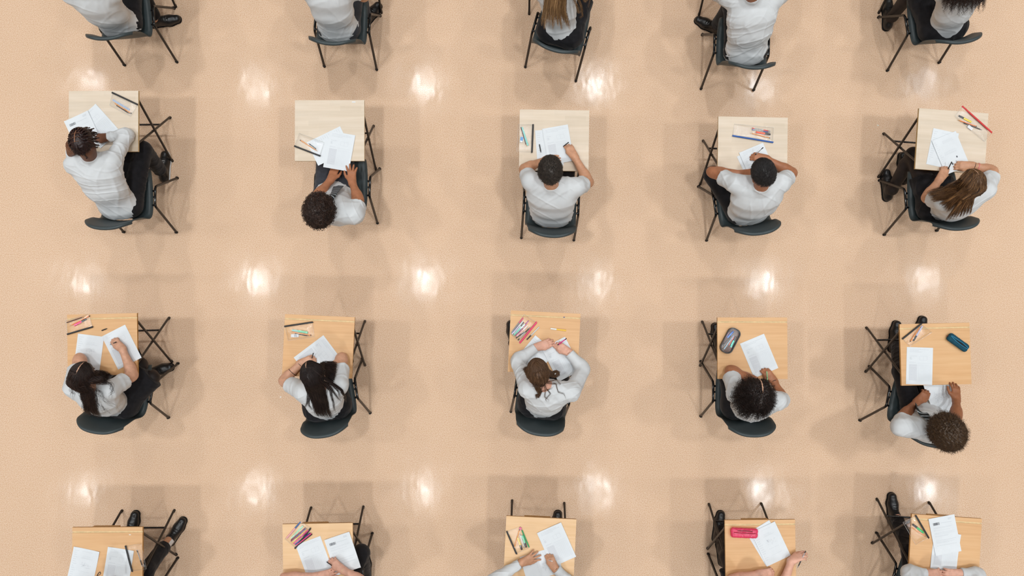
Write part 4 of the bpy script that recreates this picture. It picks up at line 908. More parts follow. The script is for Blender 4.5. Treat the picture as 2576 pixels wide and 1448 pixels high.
# small marks and bits
def bit(name, px, size, rgb, label, z=0, deg=0):
    q = MB(); q.box((0, 0, .0006), (size[0], size[1], .0012)); o = q.build(name, col(rgb, .7)); o.location = W(*px, z); o.rotation_euler = (0, 0, math.radians(deg)); return tag(o, label, name.replace('_', ' '))
bit('paper_scrap', (706, 998), (.012, .008), (232, 232, 232), 'tiny white paper scrap on the floor left of a chair', 0, 20); bit('paper_scrap', (2208.5, 315), (.014, .006), (214, 230, 228), 'tiny pale scrap on the floor left of red-pouch desk', 0, -40)
bit('sticker', (890, 256.5), (.028, .006), (222, 230, 240), 'small pale sticker near the front edge of maple desk', TOP, 0); bit('sticker', (1419, 797), (.012, .010), (70, 80, 130), 'small blue ink blot sticker in the pen groove', TOP - .002, -3)
bit('sticker', (327, 1344), (.016, .008), (226, 214, 196), 'worn white sticker patch on bottom left desk', TOP, 0)
# ------------------------------------------------------------------ people
F1 = (1.0, .2, .1, None)       # writing fist
PEOPLE = {
 'R1C1': dict(label='person in loose white shirt and black trousers, top left corner', neck=(222, -24), shL=(178, -14), shR=(283, -17), head=(205, -66), elL=(188, -50), wrL=(215, -85), tipL=(240, -95), elR=(320, -100), wrR=(262, -90), tipR=(240, -95), tR=(425, 50), aR=(392, 50), long=1, coarse=1, skin='tan', fit=1.1),
 'R1C2': dict(label='person in white shirt and charcoal trousers, second along top edge', neck=(820, -42), shL=(755, -36), shR=(893, -38), head=(812, -84), elL=(745, -70), wrL=(790, -110), tipL=(820, -115), elR=(915, -8, .80), wrR=(890, -90), tipR=(860, -100), lm=M_GREYT, aR=(920, 45), tR=(945, 20), coarse=1, skin='tan', fit=1.1),
 'R1C3': dict(label='person with long light brown hair over white shirt, middle of top edge', neck=(1400, -48), shL=(1350, -36), shR=(1452, -48), head=(1402, -84), elL=(1325, -80), wrL=(1370, -120), tipL=(1395, -125), elR=(1480, -90), wrR=(1440, -120), tipR=(1410, -125), low='skirt', coarse=1, bw=.82, skin='pink', hem=.0, pel=(0, -.05)),
 'R1C4': dict(label='broad person in white shirt with collar showing, fourth along top edge', neck=(1896, 2), shL=(1832, -6), shR=(1955, -8), head=(1895, -40), elL=(1790, -30), wrL=(1850, -80), tipL=(1880, -90), elR=(1992, -35), wrR=(1930, -75), tipR=(1900, -85), aL=(1802, 66), tL=(1782, 62), skin='brown', fit=1.1, bw=1.05, pitch=35),
 'R1C5': dict(label='person with dark ringlets, white blouse and black skirt, top right corner', neck=(2424, -36), shL=(2372, -18), shR=(2474, -26), head=(2424, -64), elL=(2340, -50), wrL=(2370, -95), tipL=(2400, -105), elR=(2500, -60), wrR=(2450, -100), tipR=(2420, -105), low='skirt', aL=(2241, 45), tL=(2236, 10), kL=(2300, -30), coarse=1, bw=.85, skin='brown', hem=.0),
 'R2C1': dict(label='person with short dark locs, white long-sleeved shirt, leaning over desk', neck=(230, 399), shL=(186, 414), shR=(284, 406), head=(209, 363), yaw=-8, pitch=50, elL=(192, 385, .765), wrL=(178, 384, .94), tipL=(171, 366, 1.05), elR=(320, 338), wrR=(270, 345), tipR=(246, 346), cL=(.35, .4, .4, None), cR=F1, kR=(360, 376), aR=(407, 432), tR=(414, 372), kL=(318, 370), aL=(318, 425), tL=(323, 392), long=1, skin='deep', wsole=1, hunch=.05, fit=1.08),
 'R2C2': dict(label='person with dark curly hair, striped tie and charcoal trousers, leaning back', neck=(846, 539), shL=(806, 519), shR=(892, 539), head=(803, 533), yaw=5, pitch=42, hs=1.0, elL=(797, 494, .82), wrL=(832, 452, .71), tipL=(842, 425, .66), elR=(902, 503, .83), wrR=(886, 458, .755), tipR=(884, 405, .722), cL=(.25, .2, .6, None), cR=(.16, .75, .7, None), lm=M_GREYT, skin='mid', hem=-.03, pel=(-.03, -.09), kR=(868, 392), kL=(818, 392), aR=(862, 385), aL=(820, 385), tR=(862, 340), tL=(820, 340), hunch=.02, sleeve=.60, fit=1.1, bands=()),
 'R2C3': dict(label='person with short dark curls and white t-shirt, writing', neck=(1389, 468), shL=(1334, 455), shR=(1451, 470), head=(1384, 432), pitch=38, elL=(1319, 424, .77), wrL=(1374, 402, .95), tipL=(1404, 399, 1.07), elR=(1481, 458, .77), wrR=(1445, 393), tipR=(1427, 362), cL=(.3, .2, .3, None), cR=F1, skin='olive', bw=1.08, collar=.045, sleeve=.46, drop=.05),
 'R2C4': dict(label='person with short straight black hair, white shirt, elbows wide', neck=(1912, 474), shL=(1850, 462), shR=(1966, 460), head=(1920, 438), yaw=-14, pitch=45, elL=(1789, 431, .775), wrL=(1868, 437, .84), tipL=(1896, 434, .93), elR=(1993, 434, .77), wrR=(1926, 399), tipR=(1890, 391), cL=(.5, .2, .3, None), cR=F1, kL=(1792, 440, .5), aL=(1806, 470), skin='mid', bw=1.08, sleeve=.5, collar=.06, drop=.05),
 'R2C5': dict(label='person with long straight highlighted brown hair, white blouse, black tights', neck=(2428, 497), shL=(2373, 507), shR=(2480, 478), head=(2445, 465), yaw=-12, pitch=48, elL=(2331, 497, .77), wrL=(2365, 449), tipL=(2384, 414), elR=(2497, 429, .765), wrR=(2443, 416), tipR=(2404, 415), cL=(.9, .2, .2, None), cR=(.75, .3, .2, None), kL=(2297, 388, .42), aL=(2240, 478), tL=(2231, 438), kR=(2345, 402), low='skirt', skin='olive', bw=.85, bands=(('R', .12, M_BAND), ('R', .30, M_PBAND)), collar=.004, hem=.0, sk=.55),
 'R3C1': dict(label='person with long wavy dark hair and black skirt, writing, far left', neck=(232, 986), shL=(184, 975), shR=(278, 980), head=(206, 947), yaw=18, pitch=45, elL=(200, 899, .77), wrL=(213, 925, .86), tipL=(222, 935, .96), elR=(335, 943, .765), wrR=(307, 876), tipR=(287, 857), cR=F1, kR=(382, 950), kL=(352, 918), aR=(374, 938), tR=(400, 931), aL=(338, 905), tL=(330, 880), low='skirt', skin='light', bw=.85, collar=.004, hem=.0, sk=1.0),
 'R3C2': dict(label='person with long straight dark hair, white blouse, hair bands on wrist', neck=(808, 983), shL=(762, 985), shR=(853, 970), head=(787, 945), yaw=-14, pitch=45, elL=(713, 957, .765), wrL=(757, 913), tipL=(790, 900), elR=(861, 898, .765), wrR=(846, 916, .86), tipR=(830, 928, .96), cL=F1, low='skirt', skin='light', bw=.85, bands=(('L', .06, M_BAND), ('L', .50, M_BAND)), collar=.004, hem=.0),
 'R3C3': dict(label='person with pinned-up brown hair and long white sleeves, pink pen in hand', neck=(1378, 976), shL=(1328, 978), shR=(1438, 985), head=(1354, 938), yaw=-12, pitch=42, elL=(1301, 906), wrL=(1351, 872), tipL=(1395, 857), elR=(1468, 927), wrR=(1430, 885), tipR=(1395, 862), cL=(.35, .2, .2, None), cR=(.7, .2, .3, None), kL=(1335, 890), aL=(1293, 862), tL=(1286, 822), long=1, low='skirt', skin='pink', bw=.92, bands=(('R', .03, M_BAND),), fit=1.1, hem=.0, collar=.03),
 'R3C4': dict(label='person with big springy dark curls parted in centre, green pen', neck=(1906, 1006), shL=(1850, 990), shR=(1956, 1008), head=(1899, 997), yaw=10, pitch=45, elL=(1837, 930, .77), wrL=(1878, 946, .86), tipL=(1896, 955, .95), elR=(1969, 1004, .82), wrR=(1946, 957), tipR=(1926, 932), cR=(.8, .2, .2, None), kL=(1830, 905), aL=(1812, 868), tL=(1802, 826), low='skirt', skin='mid', bw=.85, bands=(('R', .05, M_BAND),), collar=.004, hem=.0, sleeve=.7),
 'R3C5': dict(label='person with big brown afro, striped tie, holding paper below desk', neck=(2352, 1086), shL=(2264, 1072), shR=(2392, 1090), head=(2381, 1088), yaw=-20, pitch=38, elL=(2272, 1046, .86), wrL=(2308, 1009, .73), tipL=(2337, 982, .72), elR=(2405, 1045, .88), wrR=(2406, 1005, .77), tipR=(2404, 965, .73), cL=(.6, .25, .5, None), cR=(.35, .5, .8, None), kL=(2268, 935), kR=(2330, 930), aL=(2257, 862), tL=(2258, 815), aR=(2322, 850), tR=(2323, 806), skin='brown', hunch=.02, fit=.95, hem=.0, pel=(.02, -.06), L=.52, sleeve=.62),
 'R4C1': dict(label='person in black trousers and one white sock showing, bottom left corner', neck=(262, 1535), shL=(205, 1535), shR=(318, 1535), head=(256, 1492), elL=(188, 1480), wrL=(215, 1472), tipL=(240, 1465), elR=(350, 1490), wrR=(310, 1470), tipR=(285, 1462), kR=(366, 1436, .48), aR=(427, 1356), tR=(462, 1303), kL=(320, 1420), aL=(322, 1345), tL=(337, 1300), sock='R', skin='tan', long=1),
 'R4C2': dict(label='person with bare forearms on desk, second along bottom edge', neck=(815, 1550), shL=(762, 1540), shR=(880, 1535), head=(815, 1512), elL=(715, 1452, .765), wrL=(800, 1448), tipL=(845, 1438), elR=(912, 1462, .77), wrR=(860, 1431), tipR=(829, 1404), cL=(.25, .3, .3, None), cR=(.7, .2, .2, None), kR=(908, 1390), aR=(918, 1455), tR=(919, 1415), kL=(800, 1420), aL=(800, 1410), tL=(800, 1360), skin='pink', bands=(('R', .06, mat('pale_thread', (214, 190, 150), .7, .2)),)),
 'R4C3': dict(label='person in long white sleeves spreading fingers, middle of bottom edge', neck=(1362, 1545), shL=(1312, 1535), shR=(1425, 1535), head=(1362, 1505), elL=(1236, 1462), wrL=(1313, 1414), tipL=(1372, 1384, .722), elR=(1452, 1482), wrR=(1396, 1428), tipR=(1381, 1398), cL=(.10, .9, .3, None), cR=F1, aR=(1399, 1345), tR=(1405, 1285), kR=(1395, 1400), skin='olive', long=1, bands=(('R', .03, M_BAND),)),
 'R4C4': dict(label='person holding pen beyond the desk edge, fourth along bottom edge', neck=(1915, 1550), shL=(1865, 1540), shR=(1975, 1540), head=(1915, 1512), elL=(1842, 1456, .76), wrL=(1912, 1442), tipL=(1945, 1438), elR=(1966, 1482, .765), wrR=(1991, 1410, .77), tipR=(2026, 1392, .78), cL=(.8, .2, .2, None), cR=(.6, .3, .4, (-.6, .5, .6)), aL=(1810, 1345), tL=(1815, 1292), kL=(1830, 1400), aR=(1822, 1405), tR=(1816, 1375), kR=(1880, 1390), skin='pink', bands=(('R', .05, M_BAND),), low='skirt', bw=.88),
 'R4C5': dict(label='person in long white sleeves with folded hands, bottom right corner', neck=(2376, 1545), shL=(2322, 1535), shR=(2435, 1538), head=(2376, 1510), elL=(2284, 1437), wrL=(2332, 1442), tipL=(2372, 1440), elR=(2462, 1443), wrR=(2415, 1441), tipR=(2372, 1441, .76), cL=(.4, .2, .3, None), cR=(.4, .2, .3, None), kL=(2290, 1388, .48), aL=(2254, 1300), tL=(2246, 1235), skin='pink', long=1, fit=1.1),
}
PP = {k: build_person(k, v) for k, v in PEOPLE.items()}
# ------------------------------------------------------------------ hair
H_BLK = hairmat('black_hair', (24, 22, 22), (70, 65, 63)); H_DK = hairmat('dark_brown_hair', (24, 15, 13), (66, 46, 38)); H_BR = hairmat('brown_hair', (62, 42, 28), (120, 88, 62)); H_HL = hairmat('highlighted_hair', (52, 32, 20), (150, 108, 66))
H_LB = hairmat('light_brown_hair', (84, 58, 36), (164, 126, 84)); H_AF = hairmat('brown_afro_hair', (44, 30, 20), (104, 78, 52)); H_CU = hairmat('dark_curl_hair', (18, 12, 11), (58, 40, 32)); H_RED = hairmat('dark_loc_hair', (22, 14, 14), (62, 36, 32))
def finish(k, hr, mats):
    o = hr.build('hair', mats, PP[k]['root'], PP[k]['org']); return o
def rs_(k): return np.random.default_rng(int(k[1]) * 100 + int(k[3]))
def short(k, m, n=2600, ln=.016, comb=(0, .6, .1), curl=0, low=-.55, thick=.008, bumpy=0):
    p = PP[k]; hd = p['head']; rs = rs_(k); hr = Hair(); cap(hd, hr, thick, bumpy, low=low)
    d = roots(n, rs, low=low); n = len(d); P0 = on_head(hd, d, 1.0); N = d[:, :1] * hd['r'] + d[:, 1:2] * hd['f'] + d[:, 2:] * hd['u']; P0 = P0 + N * thick * .7
    c = comb[0] * hd['r'] + comb[1] * hd['f'] + comb[2] * hd['u']; T = c + rs.normal(size=(n, 3)) * .35; T -= N * (T * N).sum(1, keepdims=True); T /= np.linalg.norm(T, axis=1, keepdims=True) + 1e-6
    M = 10 if curl else 5; t = np.linspace(0, 1, M)[None, :, None]; P = P0[:, None] + T[:, None] * ln * t + N[:, None] * ln * (.35 + .3 * rs.random((n, 1, 1))) * np.sin(t * 1.6)
    if curl: P = helix(P, curl, rs.uniform(1, 2, n), rs)
    hr.add(*strands(P, .0010 * rs.uniform(.8, 1.6, n), .0005)); return finish(k, hr, [m])
def afro(k, m, n=1500, ln=.06, curl=.007, turns=5, low=-.6, gain=1.0, thick=.03, sr=.0013, up=.2, jit=.35, bumpy=.006, M=22, part=None, pm=None, sag=0, drift=None, pk=.4):
    p = PP[k]; hd = p['head']; rs = rs_(k); hr = Hair(); cap(hd, hr, thick, bumpy, low=low, gain=gain, part=part)
    d = roots(n, rs, low=low, gain=gain)
    if part is not None: d = d[~((np.abs(d[:, 0] - part[0] - part[1] * d[:, 1]) < .05) & (d[:, 1] > part[2]) & (d[:, 2] > 0))]
    n = len(d); P0 = on_head(hd, d); N = d[:, :1] * hd['r'] + d[:, 1:2] * hd['f'] + d[:, 2:] * hd['u']; dr = N + np.array([0, 0, up]) + rs.normal(size=(n, 3)) * jit
    if drift is not None: dr = dr + np.asarray(drift)
    if part is not None: dr = dr + np.sign(d[:, :1] - part[0] - part[1] * d[:, 1:2]) * hd['r'] * .5
    dr /= np.linalg.norm(dr, axis=1, keepdims=True); t = np.linspace(0, 1, M)[None, :, None]; L = ln * rs.uniform(.75, 1.12, (n, 1, 1)) * ((1 - .45 * np.clip(d[:, 1], 0, 1))[:, None, None] if part is not None else 1)
    P = P0[:, None] + dr[:, None] * L * t; P[..., 2] -= sag * (t[..., 0] ** 2) * L[..., 0]
    P = helix(P, curl * rs.uniform(.6, 1.3, n), turns * rs.uniform(.7, 1.3, n), rs); hr.add(*strands(P, sr * rs.uniform(.7, 1.3, n), sr * .5))
    if part is not None:
        part_line(hd, hr, part, 1, .0045, .70, None, 1.0 + (thick * pk) / .09); fill(hd, hr, rs, 900, .0013, 1 + thick / .09, 0, .006, part)
    return finish(k, hr, [m] + ([pm] if pm else []))
M_SCALP = mat('pale_scalp', (205, 160, 132), .6, .3, var=.05)
SC = {k: SK[PEOPLE[k].get('skin', 'light')] for k in PP}
short('R1C1', H_DK); short('R1C2', H_BR); short('R1C4', H_BLK, low=-.62); short('R4C1', H_DK); short('R4C2', H_BR); short('R4C3', H_DK); short('R4C4', H_BR); short('R4C5', H_BLK)
short('R2C3', mat('x', (0, 0, 0)) if False else hairmat('ash_dark_curl_hair', (34, 29, 26), (96, 84, 74)), 1900, .020, (0, .3, .3), .0045, -.52, .011, .005)
short('R2C4', H_BLK, 3400, .020, (.15, .7, .1), 0, -.55, .008)
afro('R2C2', hairmat('dark_springy_hair', (26, 17, 14), (84, 60, 48)), 1300, .055, .0095, 2.8, -.8, .85, .034, .0022, .15, .32, .008)
afro('R3C5', H_AF, 2300, .072, .0042, 6, -.8, .85, .046, .0010, .1, .42, .008)
pt_ = (0.06, -.08, -.5); afro('R3C4', H_CU, 1700, .105, .0065, 7, -.85, .85, .030, .0013, -.25, .28, .008, 28, pt_, M_SCALP, .45, (-.12, -.75, -.1), .95)
# locs with square partings
k = 'R2C1'; p = PP[k]; hd = p['head']; rs = rs_(k); hr = Hair(); cap(hd, hr, .007, .002, low=-.5)
cc_ = unit((0, -.66, .75)); e2_ = np.cross(cc_, (1, 0, 0))
def lo_(q): q = np.atleast_2d(q); return q[:, :1] * np.array([1., 0, 0]) + q[:, 1:2] * e2_ + q[:, 2:] * cc_
for (x0, y0, x1, y1) in ((-.02, -.32, .05, .62), (-.42, -.02, .42, .06), (-.40, .32, .42, .38), (-.36, -.3, .34, -.26)):
    t = np.linspace(0, 1, 14); x = x0 + (x1 - x0) * t; y = y0 + (y1 - y0) * t; z = np.sqrt(np.clip(1 - x * x - y * y, .02, 1)); D = lo_(np.stack([x, y, z], 1)); P = on_head(hd, D, 1.10); sd = unit(np.cross(P[-1] - P[0], hd['u'])) * .0028
    V = np.concatenate([P - sd, P + sd]); n = len(t); hr.add(V, np.array([(i, i + 1, n + i + 1, n + i) for i in range(n - 1)]), 1)
ct = []
for a in range(96):
    th = a * 2.399; rad = .40 + .52 * math.sqrt(a / 96.); x, y = rad * math.cos(th), rad * math.sin(th) * 1.0 + .02
    if y < -.30 and rad > .5: continue
    z = math.sqrt(max(.02, 1 - min(.97, x * x + y * y))); o = np.array([x, y, z]); out = unit(np.array([x, y + (.15 if y > 0 else .1), 0]))
    L = rs.uniform(.75, 1.25); D1 = unit(o + np.append(out[:2] * .45, -.05)); D2 = unit(np.append(out[:2] * 1.0, z * .2 - .25))
    A = on_head(hd, lo_(o), 1.05)[0]; B = on_head(hd, lo_(D1), 1.17)[0]; C = on_head(hd, lo_(D2), 1.24)[0] + rs.normal(size=3) * .006; E = C + np.array([0, 0, -.030 * L]) + (hd['r'] * out[0] + hd['f'] * out[1]) * .012 + rs.normal(size=3) * .006
    ct.append([A, B, C, E])
Pp = smooth_path(np.array(ct), 26); Pp += rs.normal(size=Pp.shape) * .0009; V, F = strands(Pp, .0058 * rs.uniform(.8, 1.15, len(Pp)), .0042, 7); hr.add(V, F, 0)
d = roots(900, rs, low=-.55); d = d[(d[:, 1] < -.55) & (d[:, 2] < .12)]; P0 = on_head(hd, d, 1.06); N = d[:, :1] * hd['r'] + d[:, 1:2] * hd['f'] + d[:, 2:] * hd['u']; P = P0[:, None] + N[:, None] * .01 * np.linspace(0, 1, 8)[None, :, None]; hr.add(*strands(helix(P, .003, np.full(len(d), 1.5), rs), .0012, .0008))
finish(k, hr, [H_RED, mat('brown_scalp', (150, 104, 78), .6, .3, var=.05)])
# long highlighted brown
k = 'R2C5'; p = PP[k]; hd = p['head']; rs = rs_(k); hr = Hair(); pl = (0.0, -.05, -.40); cap(hd, hr, .010, .001, low=-.6, part=pl); scalp_flow(hd, hr, pl, rs, 700, .0011, 1.12); part_line(hd, hr, pl, 1, .0028, .55, None, 1.14); fill(hd, hr, rs, 900, part=pl)
for i in range(9):
    t = i / 8.; g = guide(p, [(-.25, .5 - t * .9, .8), (-.8, .25 - t * .8, .35)], [(2415 - 18 * (1 - t) + 6 * t, 462 + 26 * t), (2372 + 12 * t, 474 + 22 * t), (2330 + 14 * t, 484 + 20 * t)], .014, 1.13, .86); locks(hr, g, .022, .016, 120, rs, 0, 22, .0012)
for i in range(8):
    t = i / 7.; g = guide(p, [(-.1 + .4 * t, -.4, .8), (-.3 + .75 * t, -.85, .1)], [(2420 + 28 * t, 502 - 8 * t), (2398 + 46 * t, 530 - 14 * t), (2378 + 62 * t, 556 - 16 * t)], .012, 1.13, .8); locks(hr, g, .020, .010, 70 if i < 4 else 100, rs, 0, 22, .0012, taper=.5)
for i in range(5):
    t = i / 4.; g = guide(p, [(-.3, -.3, .8), (-.8 + .3 * t, -.55, .2)], [(2408 + 8 * t, 490 + 5 * t), (2386 + 10 * t, 503 + 10 * t), (2362 + 20 * t, 514 + 20 * t)], .014, 1.13, .86); locks(hr, g, .024, .014, 90, rs, 0, 22, .0012, taper=.5)
finish(k, hr, [H_HL, M_SCALP])
# long wavy dark
k = 'R3C1'; p = PP[k]; hd = p['head']; rs = rs_(k); hr = Hair(); pl = (0.05, -.10, -.55); cap(hd, hr, .010, .002, low=-.6, part=pl); scalp_flow(hd, hr, pl, rs, 700, .0011, 1.12); part_line(hd, hr, pl, 1, .0038, .55, None, 1.145); fill(hd, hr, rs, 1200, part=pl)
for i in range(8):
    t = i / 7.; g = guide(p, [(-.5 + .5 * t, -.4, .75), (-.6 + .9 * t, -.85, .05)], [(206 + 24 * t, 985 - 4 * t), (213 + 22 * t, 1012), (224 + 34 * t, 1042 + 8 * t)], .014, 1.12, .8); locks(hr, g, .022, .016, 110, rs, 0, 30, .0012, .006, 3, taper=.45)
for i in range(6):
    t = i / 5.; g = guide(p, [(.4, .4 - .6 * t, .8), (.9, .2 - .6 * t, .25)], [(250 + 6 * t, 935 + 22 * t), (268 - 4 * t, 940 + 18 * t), (284 - 20 * t, 944 + 18 * t)], .014, 1.12, .86); locks(hr, g, .018, .012, 90, rs, 0, 28, .0012, .007, 3, taper=.5)
for px in ([(276, 962), (284, 985), (272, 1010)], [(245, 980), (262, 1005), (300, 1030)], [(180, 960), (180, 985), (192, 1005)], [(240, 1000), (258, 1030), (282, 1036)]):
    locks(hr, guide(p, [(.2, -.5, .7), (.5 if px[0][0] > 200 else -.8, -.5, .2)], px, .012), .014, .010, 14, rs, 0, 30, .0010, .012, 2.5, core=False)
finish(k, hr, [H_DK, M_SCALP])
# long straight dark
k = 'R3C2'; p = PP[k]; hd = p['head']; rs = rs_(k); hr = Hair(); pl = (-.10, -.02, -.22); cap(hd, hr, .010, .001, low=-.6, part=pl); scalp_flow(hd, hr, pl, rs, 700, .0011, 1.12); part_line(hd, hr, pl, 1, .0040, .42, None, 1.145); fill(hd, hr, rs, 1200, part=pl)
for i in range(8):
    t = i / 7.; g = guide(p, [(.3, .45 - .7 * t, .8), (.85, .35 - .9 * t, .3)], [(815 - 4 * t, 915 + 30 * t), (834 - 8 * t, 914 + 36 * t), (848 - 6 * t, 917 + 38 * t)], .014, 1.13, .88); locks(hr, g, .022, .018, 120, rs, 0, 22, .0012, taper=.15)
for i in range(9):
    t = i / 8.; g = guide(p, [(-.4 + .8 * t, -.4, .75), (-.5 + 1. * t, -.85, .05)], [(780 + 34 * t, 985 - 6 * t), (790 + 32 * t, 1015 - 2 * t), (800 + 36 * t, 1047 + 5 * t)], .012, 1.12, .8); locks(hr, g, .020, .012, 110, rs, 0, 22, .0012, taper=.45)
for px in ([(838, 968), (852, 985), (860, 1004)], [(830, 972), (846, 995), (858, 1010)], [(775, 990), (772, 1015), (766, 1030)], [(778, 990), (776, 1018), (785, 1032)], [(830, 980), (838, 1010), (846, 1040)]):
    locks(hr, guide(p, [(.3 if px[0][0] > 800 else -.5, -.4, .7), (.6 if px[0][0] > 800 else -.7, -.7, .1)], px, .012), .010, .007, 22, rs, 0, 22, .0010, core=False)
g = guide(p, [(.7, -.4, .5), (.9, -.4, .1)], [(858, 980), (868, 995), (870, 1012)], .012, 1.1, .78); locks(hr, g, .012, .010, 60, rs, 0, 20, .0011)
finish(k, hr, [hairmat('dark_straight_hair', (18, 12, 12), (56, 42, 38)), M_SCALP])
# pinned-up brown with loose waves
k = 'R3C3'; p = PP[k]; hd = p['head']; rs = rs_(k); hr = Hair(); pl = (-.12, 0, .35); cap(hd, hr, .010, .003, low=-.5, part=pl); scalp_flow(hd, hr, pl, rs, 800, .0012, 1.12, low=-.45); part_line(hd, hr, pl, 1, .0020, .6, None, 1.14); fill(hd, hr, rs, 1200, .0012, part=pl)
for i in range(5):
    t = i / 4.; g = guide(p, [(-.5, .3 - .6 * t, .7), (-.95, .1 - .6 * t, .1)], [(1326 + 4 * t, 926 + 10 * t), (1314 + 12 * t, 929 + 12 * t)], .014, 1.12, 1.02); locks(hr, g, .022, .010, 80, rs, 0, 16, .0012, .004, 2)
for i in range(5):
    t = i / 4.; g = guide(p, [(-.3 + .6 * t, -.5, .7), (-.4 + .7 * t, -.9, -.05)], [(1344 + 10 * t, 962 + 6 * t), (1348 + 8 * t, 975)], .014, 1.12, .98); locks(hr, g, .022, .014, 80, rs, 0, 16, .0012, .006, 2)
for px in ([(1388, 938), (1400, 934), (1405, 942), (1396, 948), (1390, 940)], [(1386, 944), (1398, 946), (1406, 936), (1394, 930)]): locks(hr, guide(p, [(.8, 0, .5), (.98, -.1, .1)], px, .016, 1.1, 1.0), .010, .009, 90, rs, 0, 30, .0011, .004, 2)
for px in ([(1352, 972), (1360, 985), (1354, 998), (1348, 992), (1350, 1004)], [(1348, 975), (1356, 990), (1346, 996)]): locks(hr, guide(p, [(-.3, -.7, .5), (-.2, -.95, 0)], px, .012), .009, .007, 60, rs, 0, 30, .0011, .003, 2)
for px in ([(1372, 985), (1370, 998), (1380, 1005), (1378, 1018)], [(1376, 980), (1384, 990), (1372, 1004), (1376, 1014)], [(1398, 965), (1404, 985), (1418, 990), (1424, 1004)], [(1360, 985), (1384, 978), (1394, 972)], [(1400, 955), (1410, 966), (1404, 972)]):
    locks(hr, guide(p, [(.1, -.8, .3), (.3, -.95, -.1)], px, .008), .004, .004, 7, rs, 0, 30, .0009, .003, 2, core=False)
finish(k, hr, [H_BR, M_SCALP])
# top row long light brown, dark ringlets
k = 'R1C3'; p = PP[k]; hd = p['head']; rs = rs_(k); hr = Hair(); cap(hd, hr, .010, .001, low=-.6)
for i in range(11):
    t = i / 10.; g = guide(p, [(-.6 + 1.2 * t, -.5, .6), (-.6 + 1.2 * t, -.85, 0)], [(1378 + 44 * t, -20), (1370 + 50 * t, 25), (1362 + 72 * t, 66 + 10 * math.sin(i * 2.1))], .012, 1.1, .85); locks(hr, g, .022, .012, 85, rs, 0, 24, .0012, .002, 2, taper=.3)
for px in ([(1450, -15), (1462, 15), (1466, 40), (1454, 50)], [(1456, -20), (1470, 5), (1486, -6), (1478, 22)], [(1445, 0), (1455, 30), (1462, 30)]): locks(hr, guide(p, [(.6, -.5, .6), (.9, -.4, 0)], px, .012), .010, .008, 24, rs, 0, 26, .0010, .004, 2, core=False)
finish(k, hr, [H_LB])
k = 'R1C5'; p = PP[k]; hd = p['head']; rs = rs_(k); hr = Hair(); cap(hd, hr, .02, .004, low=-.65)
for i in range(34):
    t = (i % 17) / 16.; e = 8 * math.sin(i * 2.4); yb = 26 + 10 * math.sin(t * PI) + e - 14 * (i // 17); g = guide(p, [(-.9 + 1.8 * t, -.45, .4), (-1 + 2 * t, -.7, -.2)], [(2380 + 92 * t, -14), (2366 + 106 * t + e * .5, yb)], .018, 1.25, .88); locks(hr, g, .012, .010, 22, rs, 0, 46, .0013, .0075, 7, core=False, taper=.25)
finish(k, hr, [hairmat('dark_ringlet_hair', (22, 14, 12), (70, 42, 30))])
# dark curl at the bottom edge
p = PP['R4C1']; hr = Hair(); P = np.array([[W(243, 1452, 1.1), W(246, 1444, 1.12), W(251, 1438, 1.12), W(253, 1442, 1.12), W(247, 1447, 1.11)]]); V, F = strands(smooth_path(P, 30), .004, .002, 8); hr.add(V, F); o = hr.build('hair_curl', [H_DK], p['root'], p['org'])
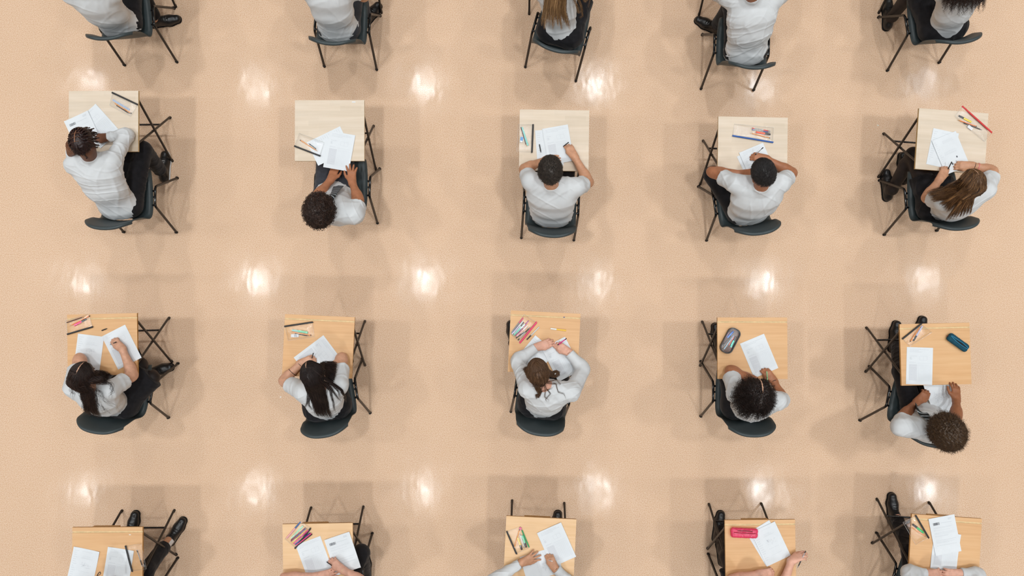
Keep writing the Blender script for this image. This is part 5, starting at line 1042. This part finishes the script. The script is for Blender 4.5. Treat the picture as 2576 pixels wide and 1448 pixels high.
# ------------------------------------------------------------------ ties, held pens
M_TIE = mat('dark_tie', (30, 36, 38), .6, .3); M_STRIPE = mat('tie_stripe', (176, 184, 190), .6, .3)
def tie(k, px, w0=.034, w1=.082):
    p = PP[k]; dx, dy = unit(np.subtract(px[-1], px[0])); C = []
    for q in px:
        z = max(drape((q[0] - dy * o, q[1] + dx * o), p['shirt'], .012, .75)[2] for o in (-10, 0, 10)); C.append(W(q[0], q[1], z + .004))
    C = np.array(C); C = smooth_path(C[None], 120)[0]; lat = p['lat']; V = []; F = []; mi = []; ln = np.concatenate([[0], np.cumsum(np.linalg.norm(np.diff(C, axis=0), axis=1))]); nu = 28
    T = np.gradient(C, axis=0)
    for i, c in enumerate(C):
        t = i / 119.; w = (w0 + (w1 - w0) * min(1, t * 1.1)) * (1 if t < .93 else (1 - t) / .07 + .02)
        l = np.cross(unit(T[i]), np.array([0, 0, 1.0])); l = unit(l)
        for j in range(nu + 1):
            a = j / nu - .5; V.append(c + l * a * w + np.array([0, 0, .006 * (1 - 4 * a * a)]))
    for i in range(119):
        for j in range(nu):
            F.append((i * (nu + 1) + j, i * (nu + 1) + j + 1, (i + 1) * (nu + 1) + j + 1, (i + 1) * (nu + 1) + j)); mi.append(1 if ((ln[i] + (j / nu) * .040) % .036) < .0085 else 0)
    o = link('tie', mesh_np('tie', np.array(V) - p['org'], F, [M_TIE, M_STRIPE], mi), p['root']); s = o.modifiers.new('t', 'SOLIDIFY'); s.thickness = .004
    kn = C[0]; q = MB(); q.tube([kn - p['org'] + np.array([0, 0, .012]), kn - p['org'] + (C[12] - C[0]) + np.array([0, 0, .008])], [.022, .014], 10, flat=.6); q.build('knot', M_TIE, o, True)
tie('R2C2', [(831, 506), (838, 490), (846, 476), (853, 466)]); tie('R3C5', [(2344, 1059), (2330, 1046), (2316, 1034), (2304, 1023)])
def held(px0, px1, z0, z1, rgb, label, cap=BLK, kind='ballpoint_pen'): stick(kind, px0, px1, rgb, label, z0, cap, z1)
held((1430, 358), (1416, 369), .79, .715, (30, 30, 34), 'black pen held by the short-curled person in white t-shirt')
held((1919.5, 371), (1892, 397), .83, .716, None, 'clear black-ended pen held by the straight black-haired person')
held((2394, 407), (2383, 429), .79, .73, (26, 26, 30), 'black pen held before the highlighted brown hair')
held((292, 860), (277, 866), .78, .715, (34, 32, 36), 'dark pen held by the person with wavy dark hair')
held((788, 888), (784, 904), .80, .72, (28, 26, 28), 'black pen held by the person with long straight dark hair')
held((1425, 851), (1394, 874), .80, .716, (226, 36, 140), 'magenta pen held by the person with pinned-up brown hair', (60, 30, 50))
held((1929, 934), (1931, 962), .80, .735, (150, 216, 160), 'pale green pen held by the person with springy curls', (150, 216, 160))
held((834, 1421), (821, 1412), .77, .716, (60, 34, 26), 'dark brown pen held near the barcode sheet')
held((1389, 1411), (1376, 1407), .79, .73, (222, 214, 216), 'white pen held in a fist, middle of bottom edge', (236, 236, 236))
held((2027, 1385), (2006, 1428), .80, .79, None, 'clear pen held out beyond the desk with pink case')
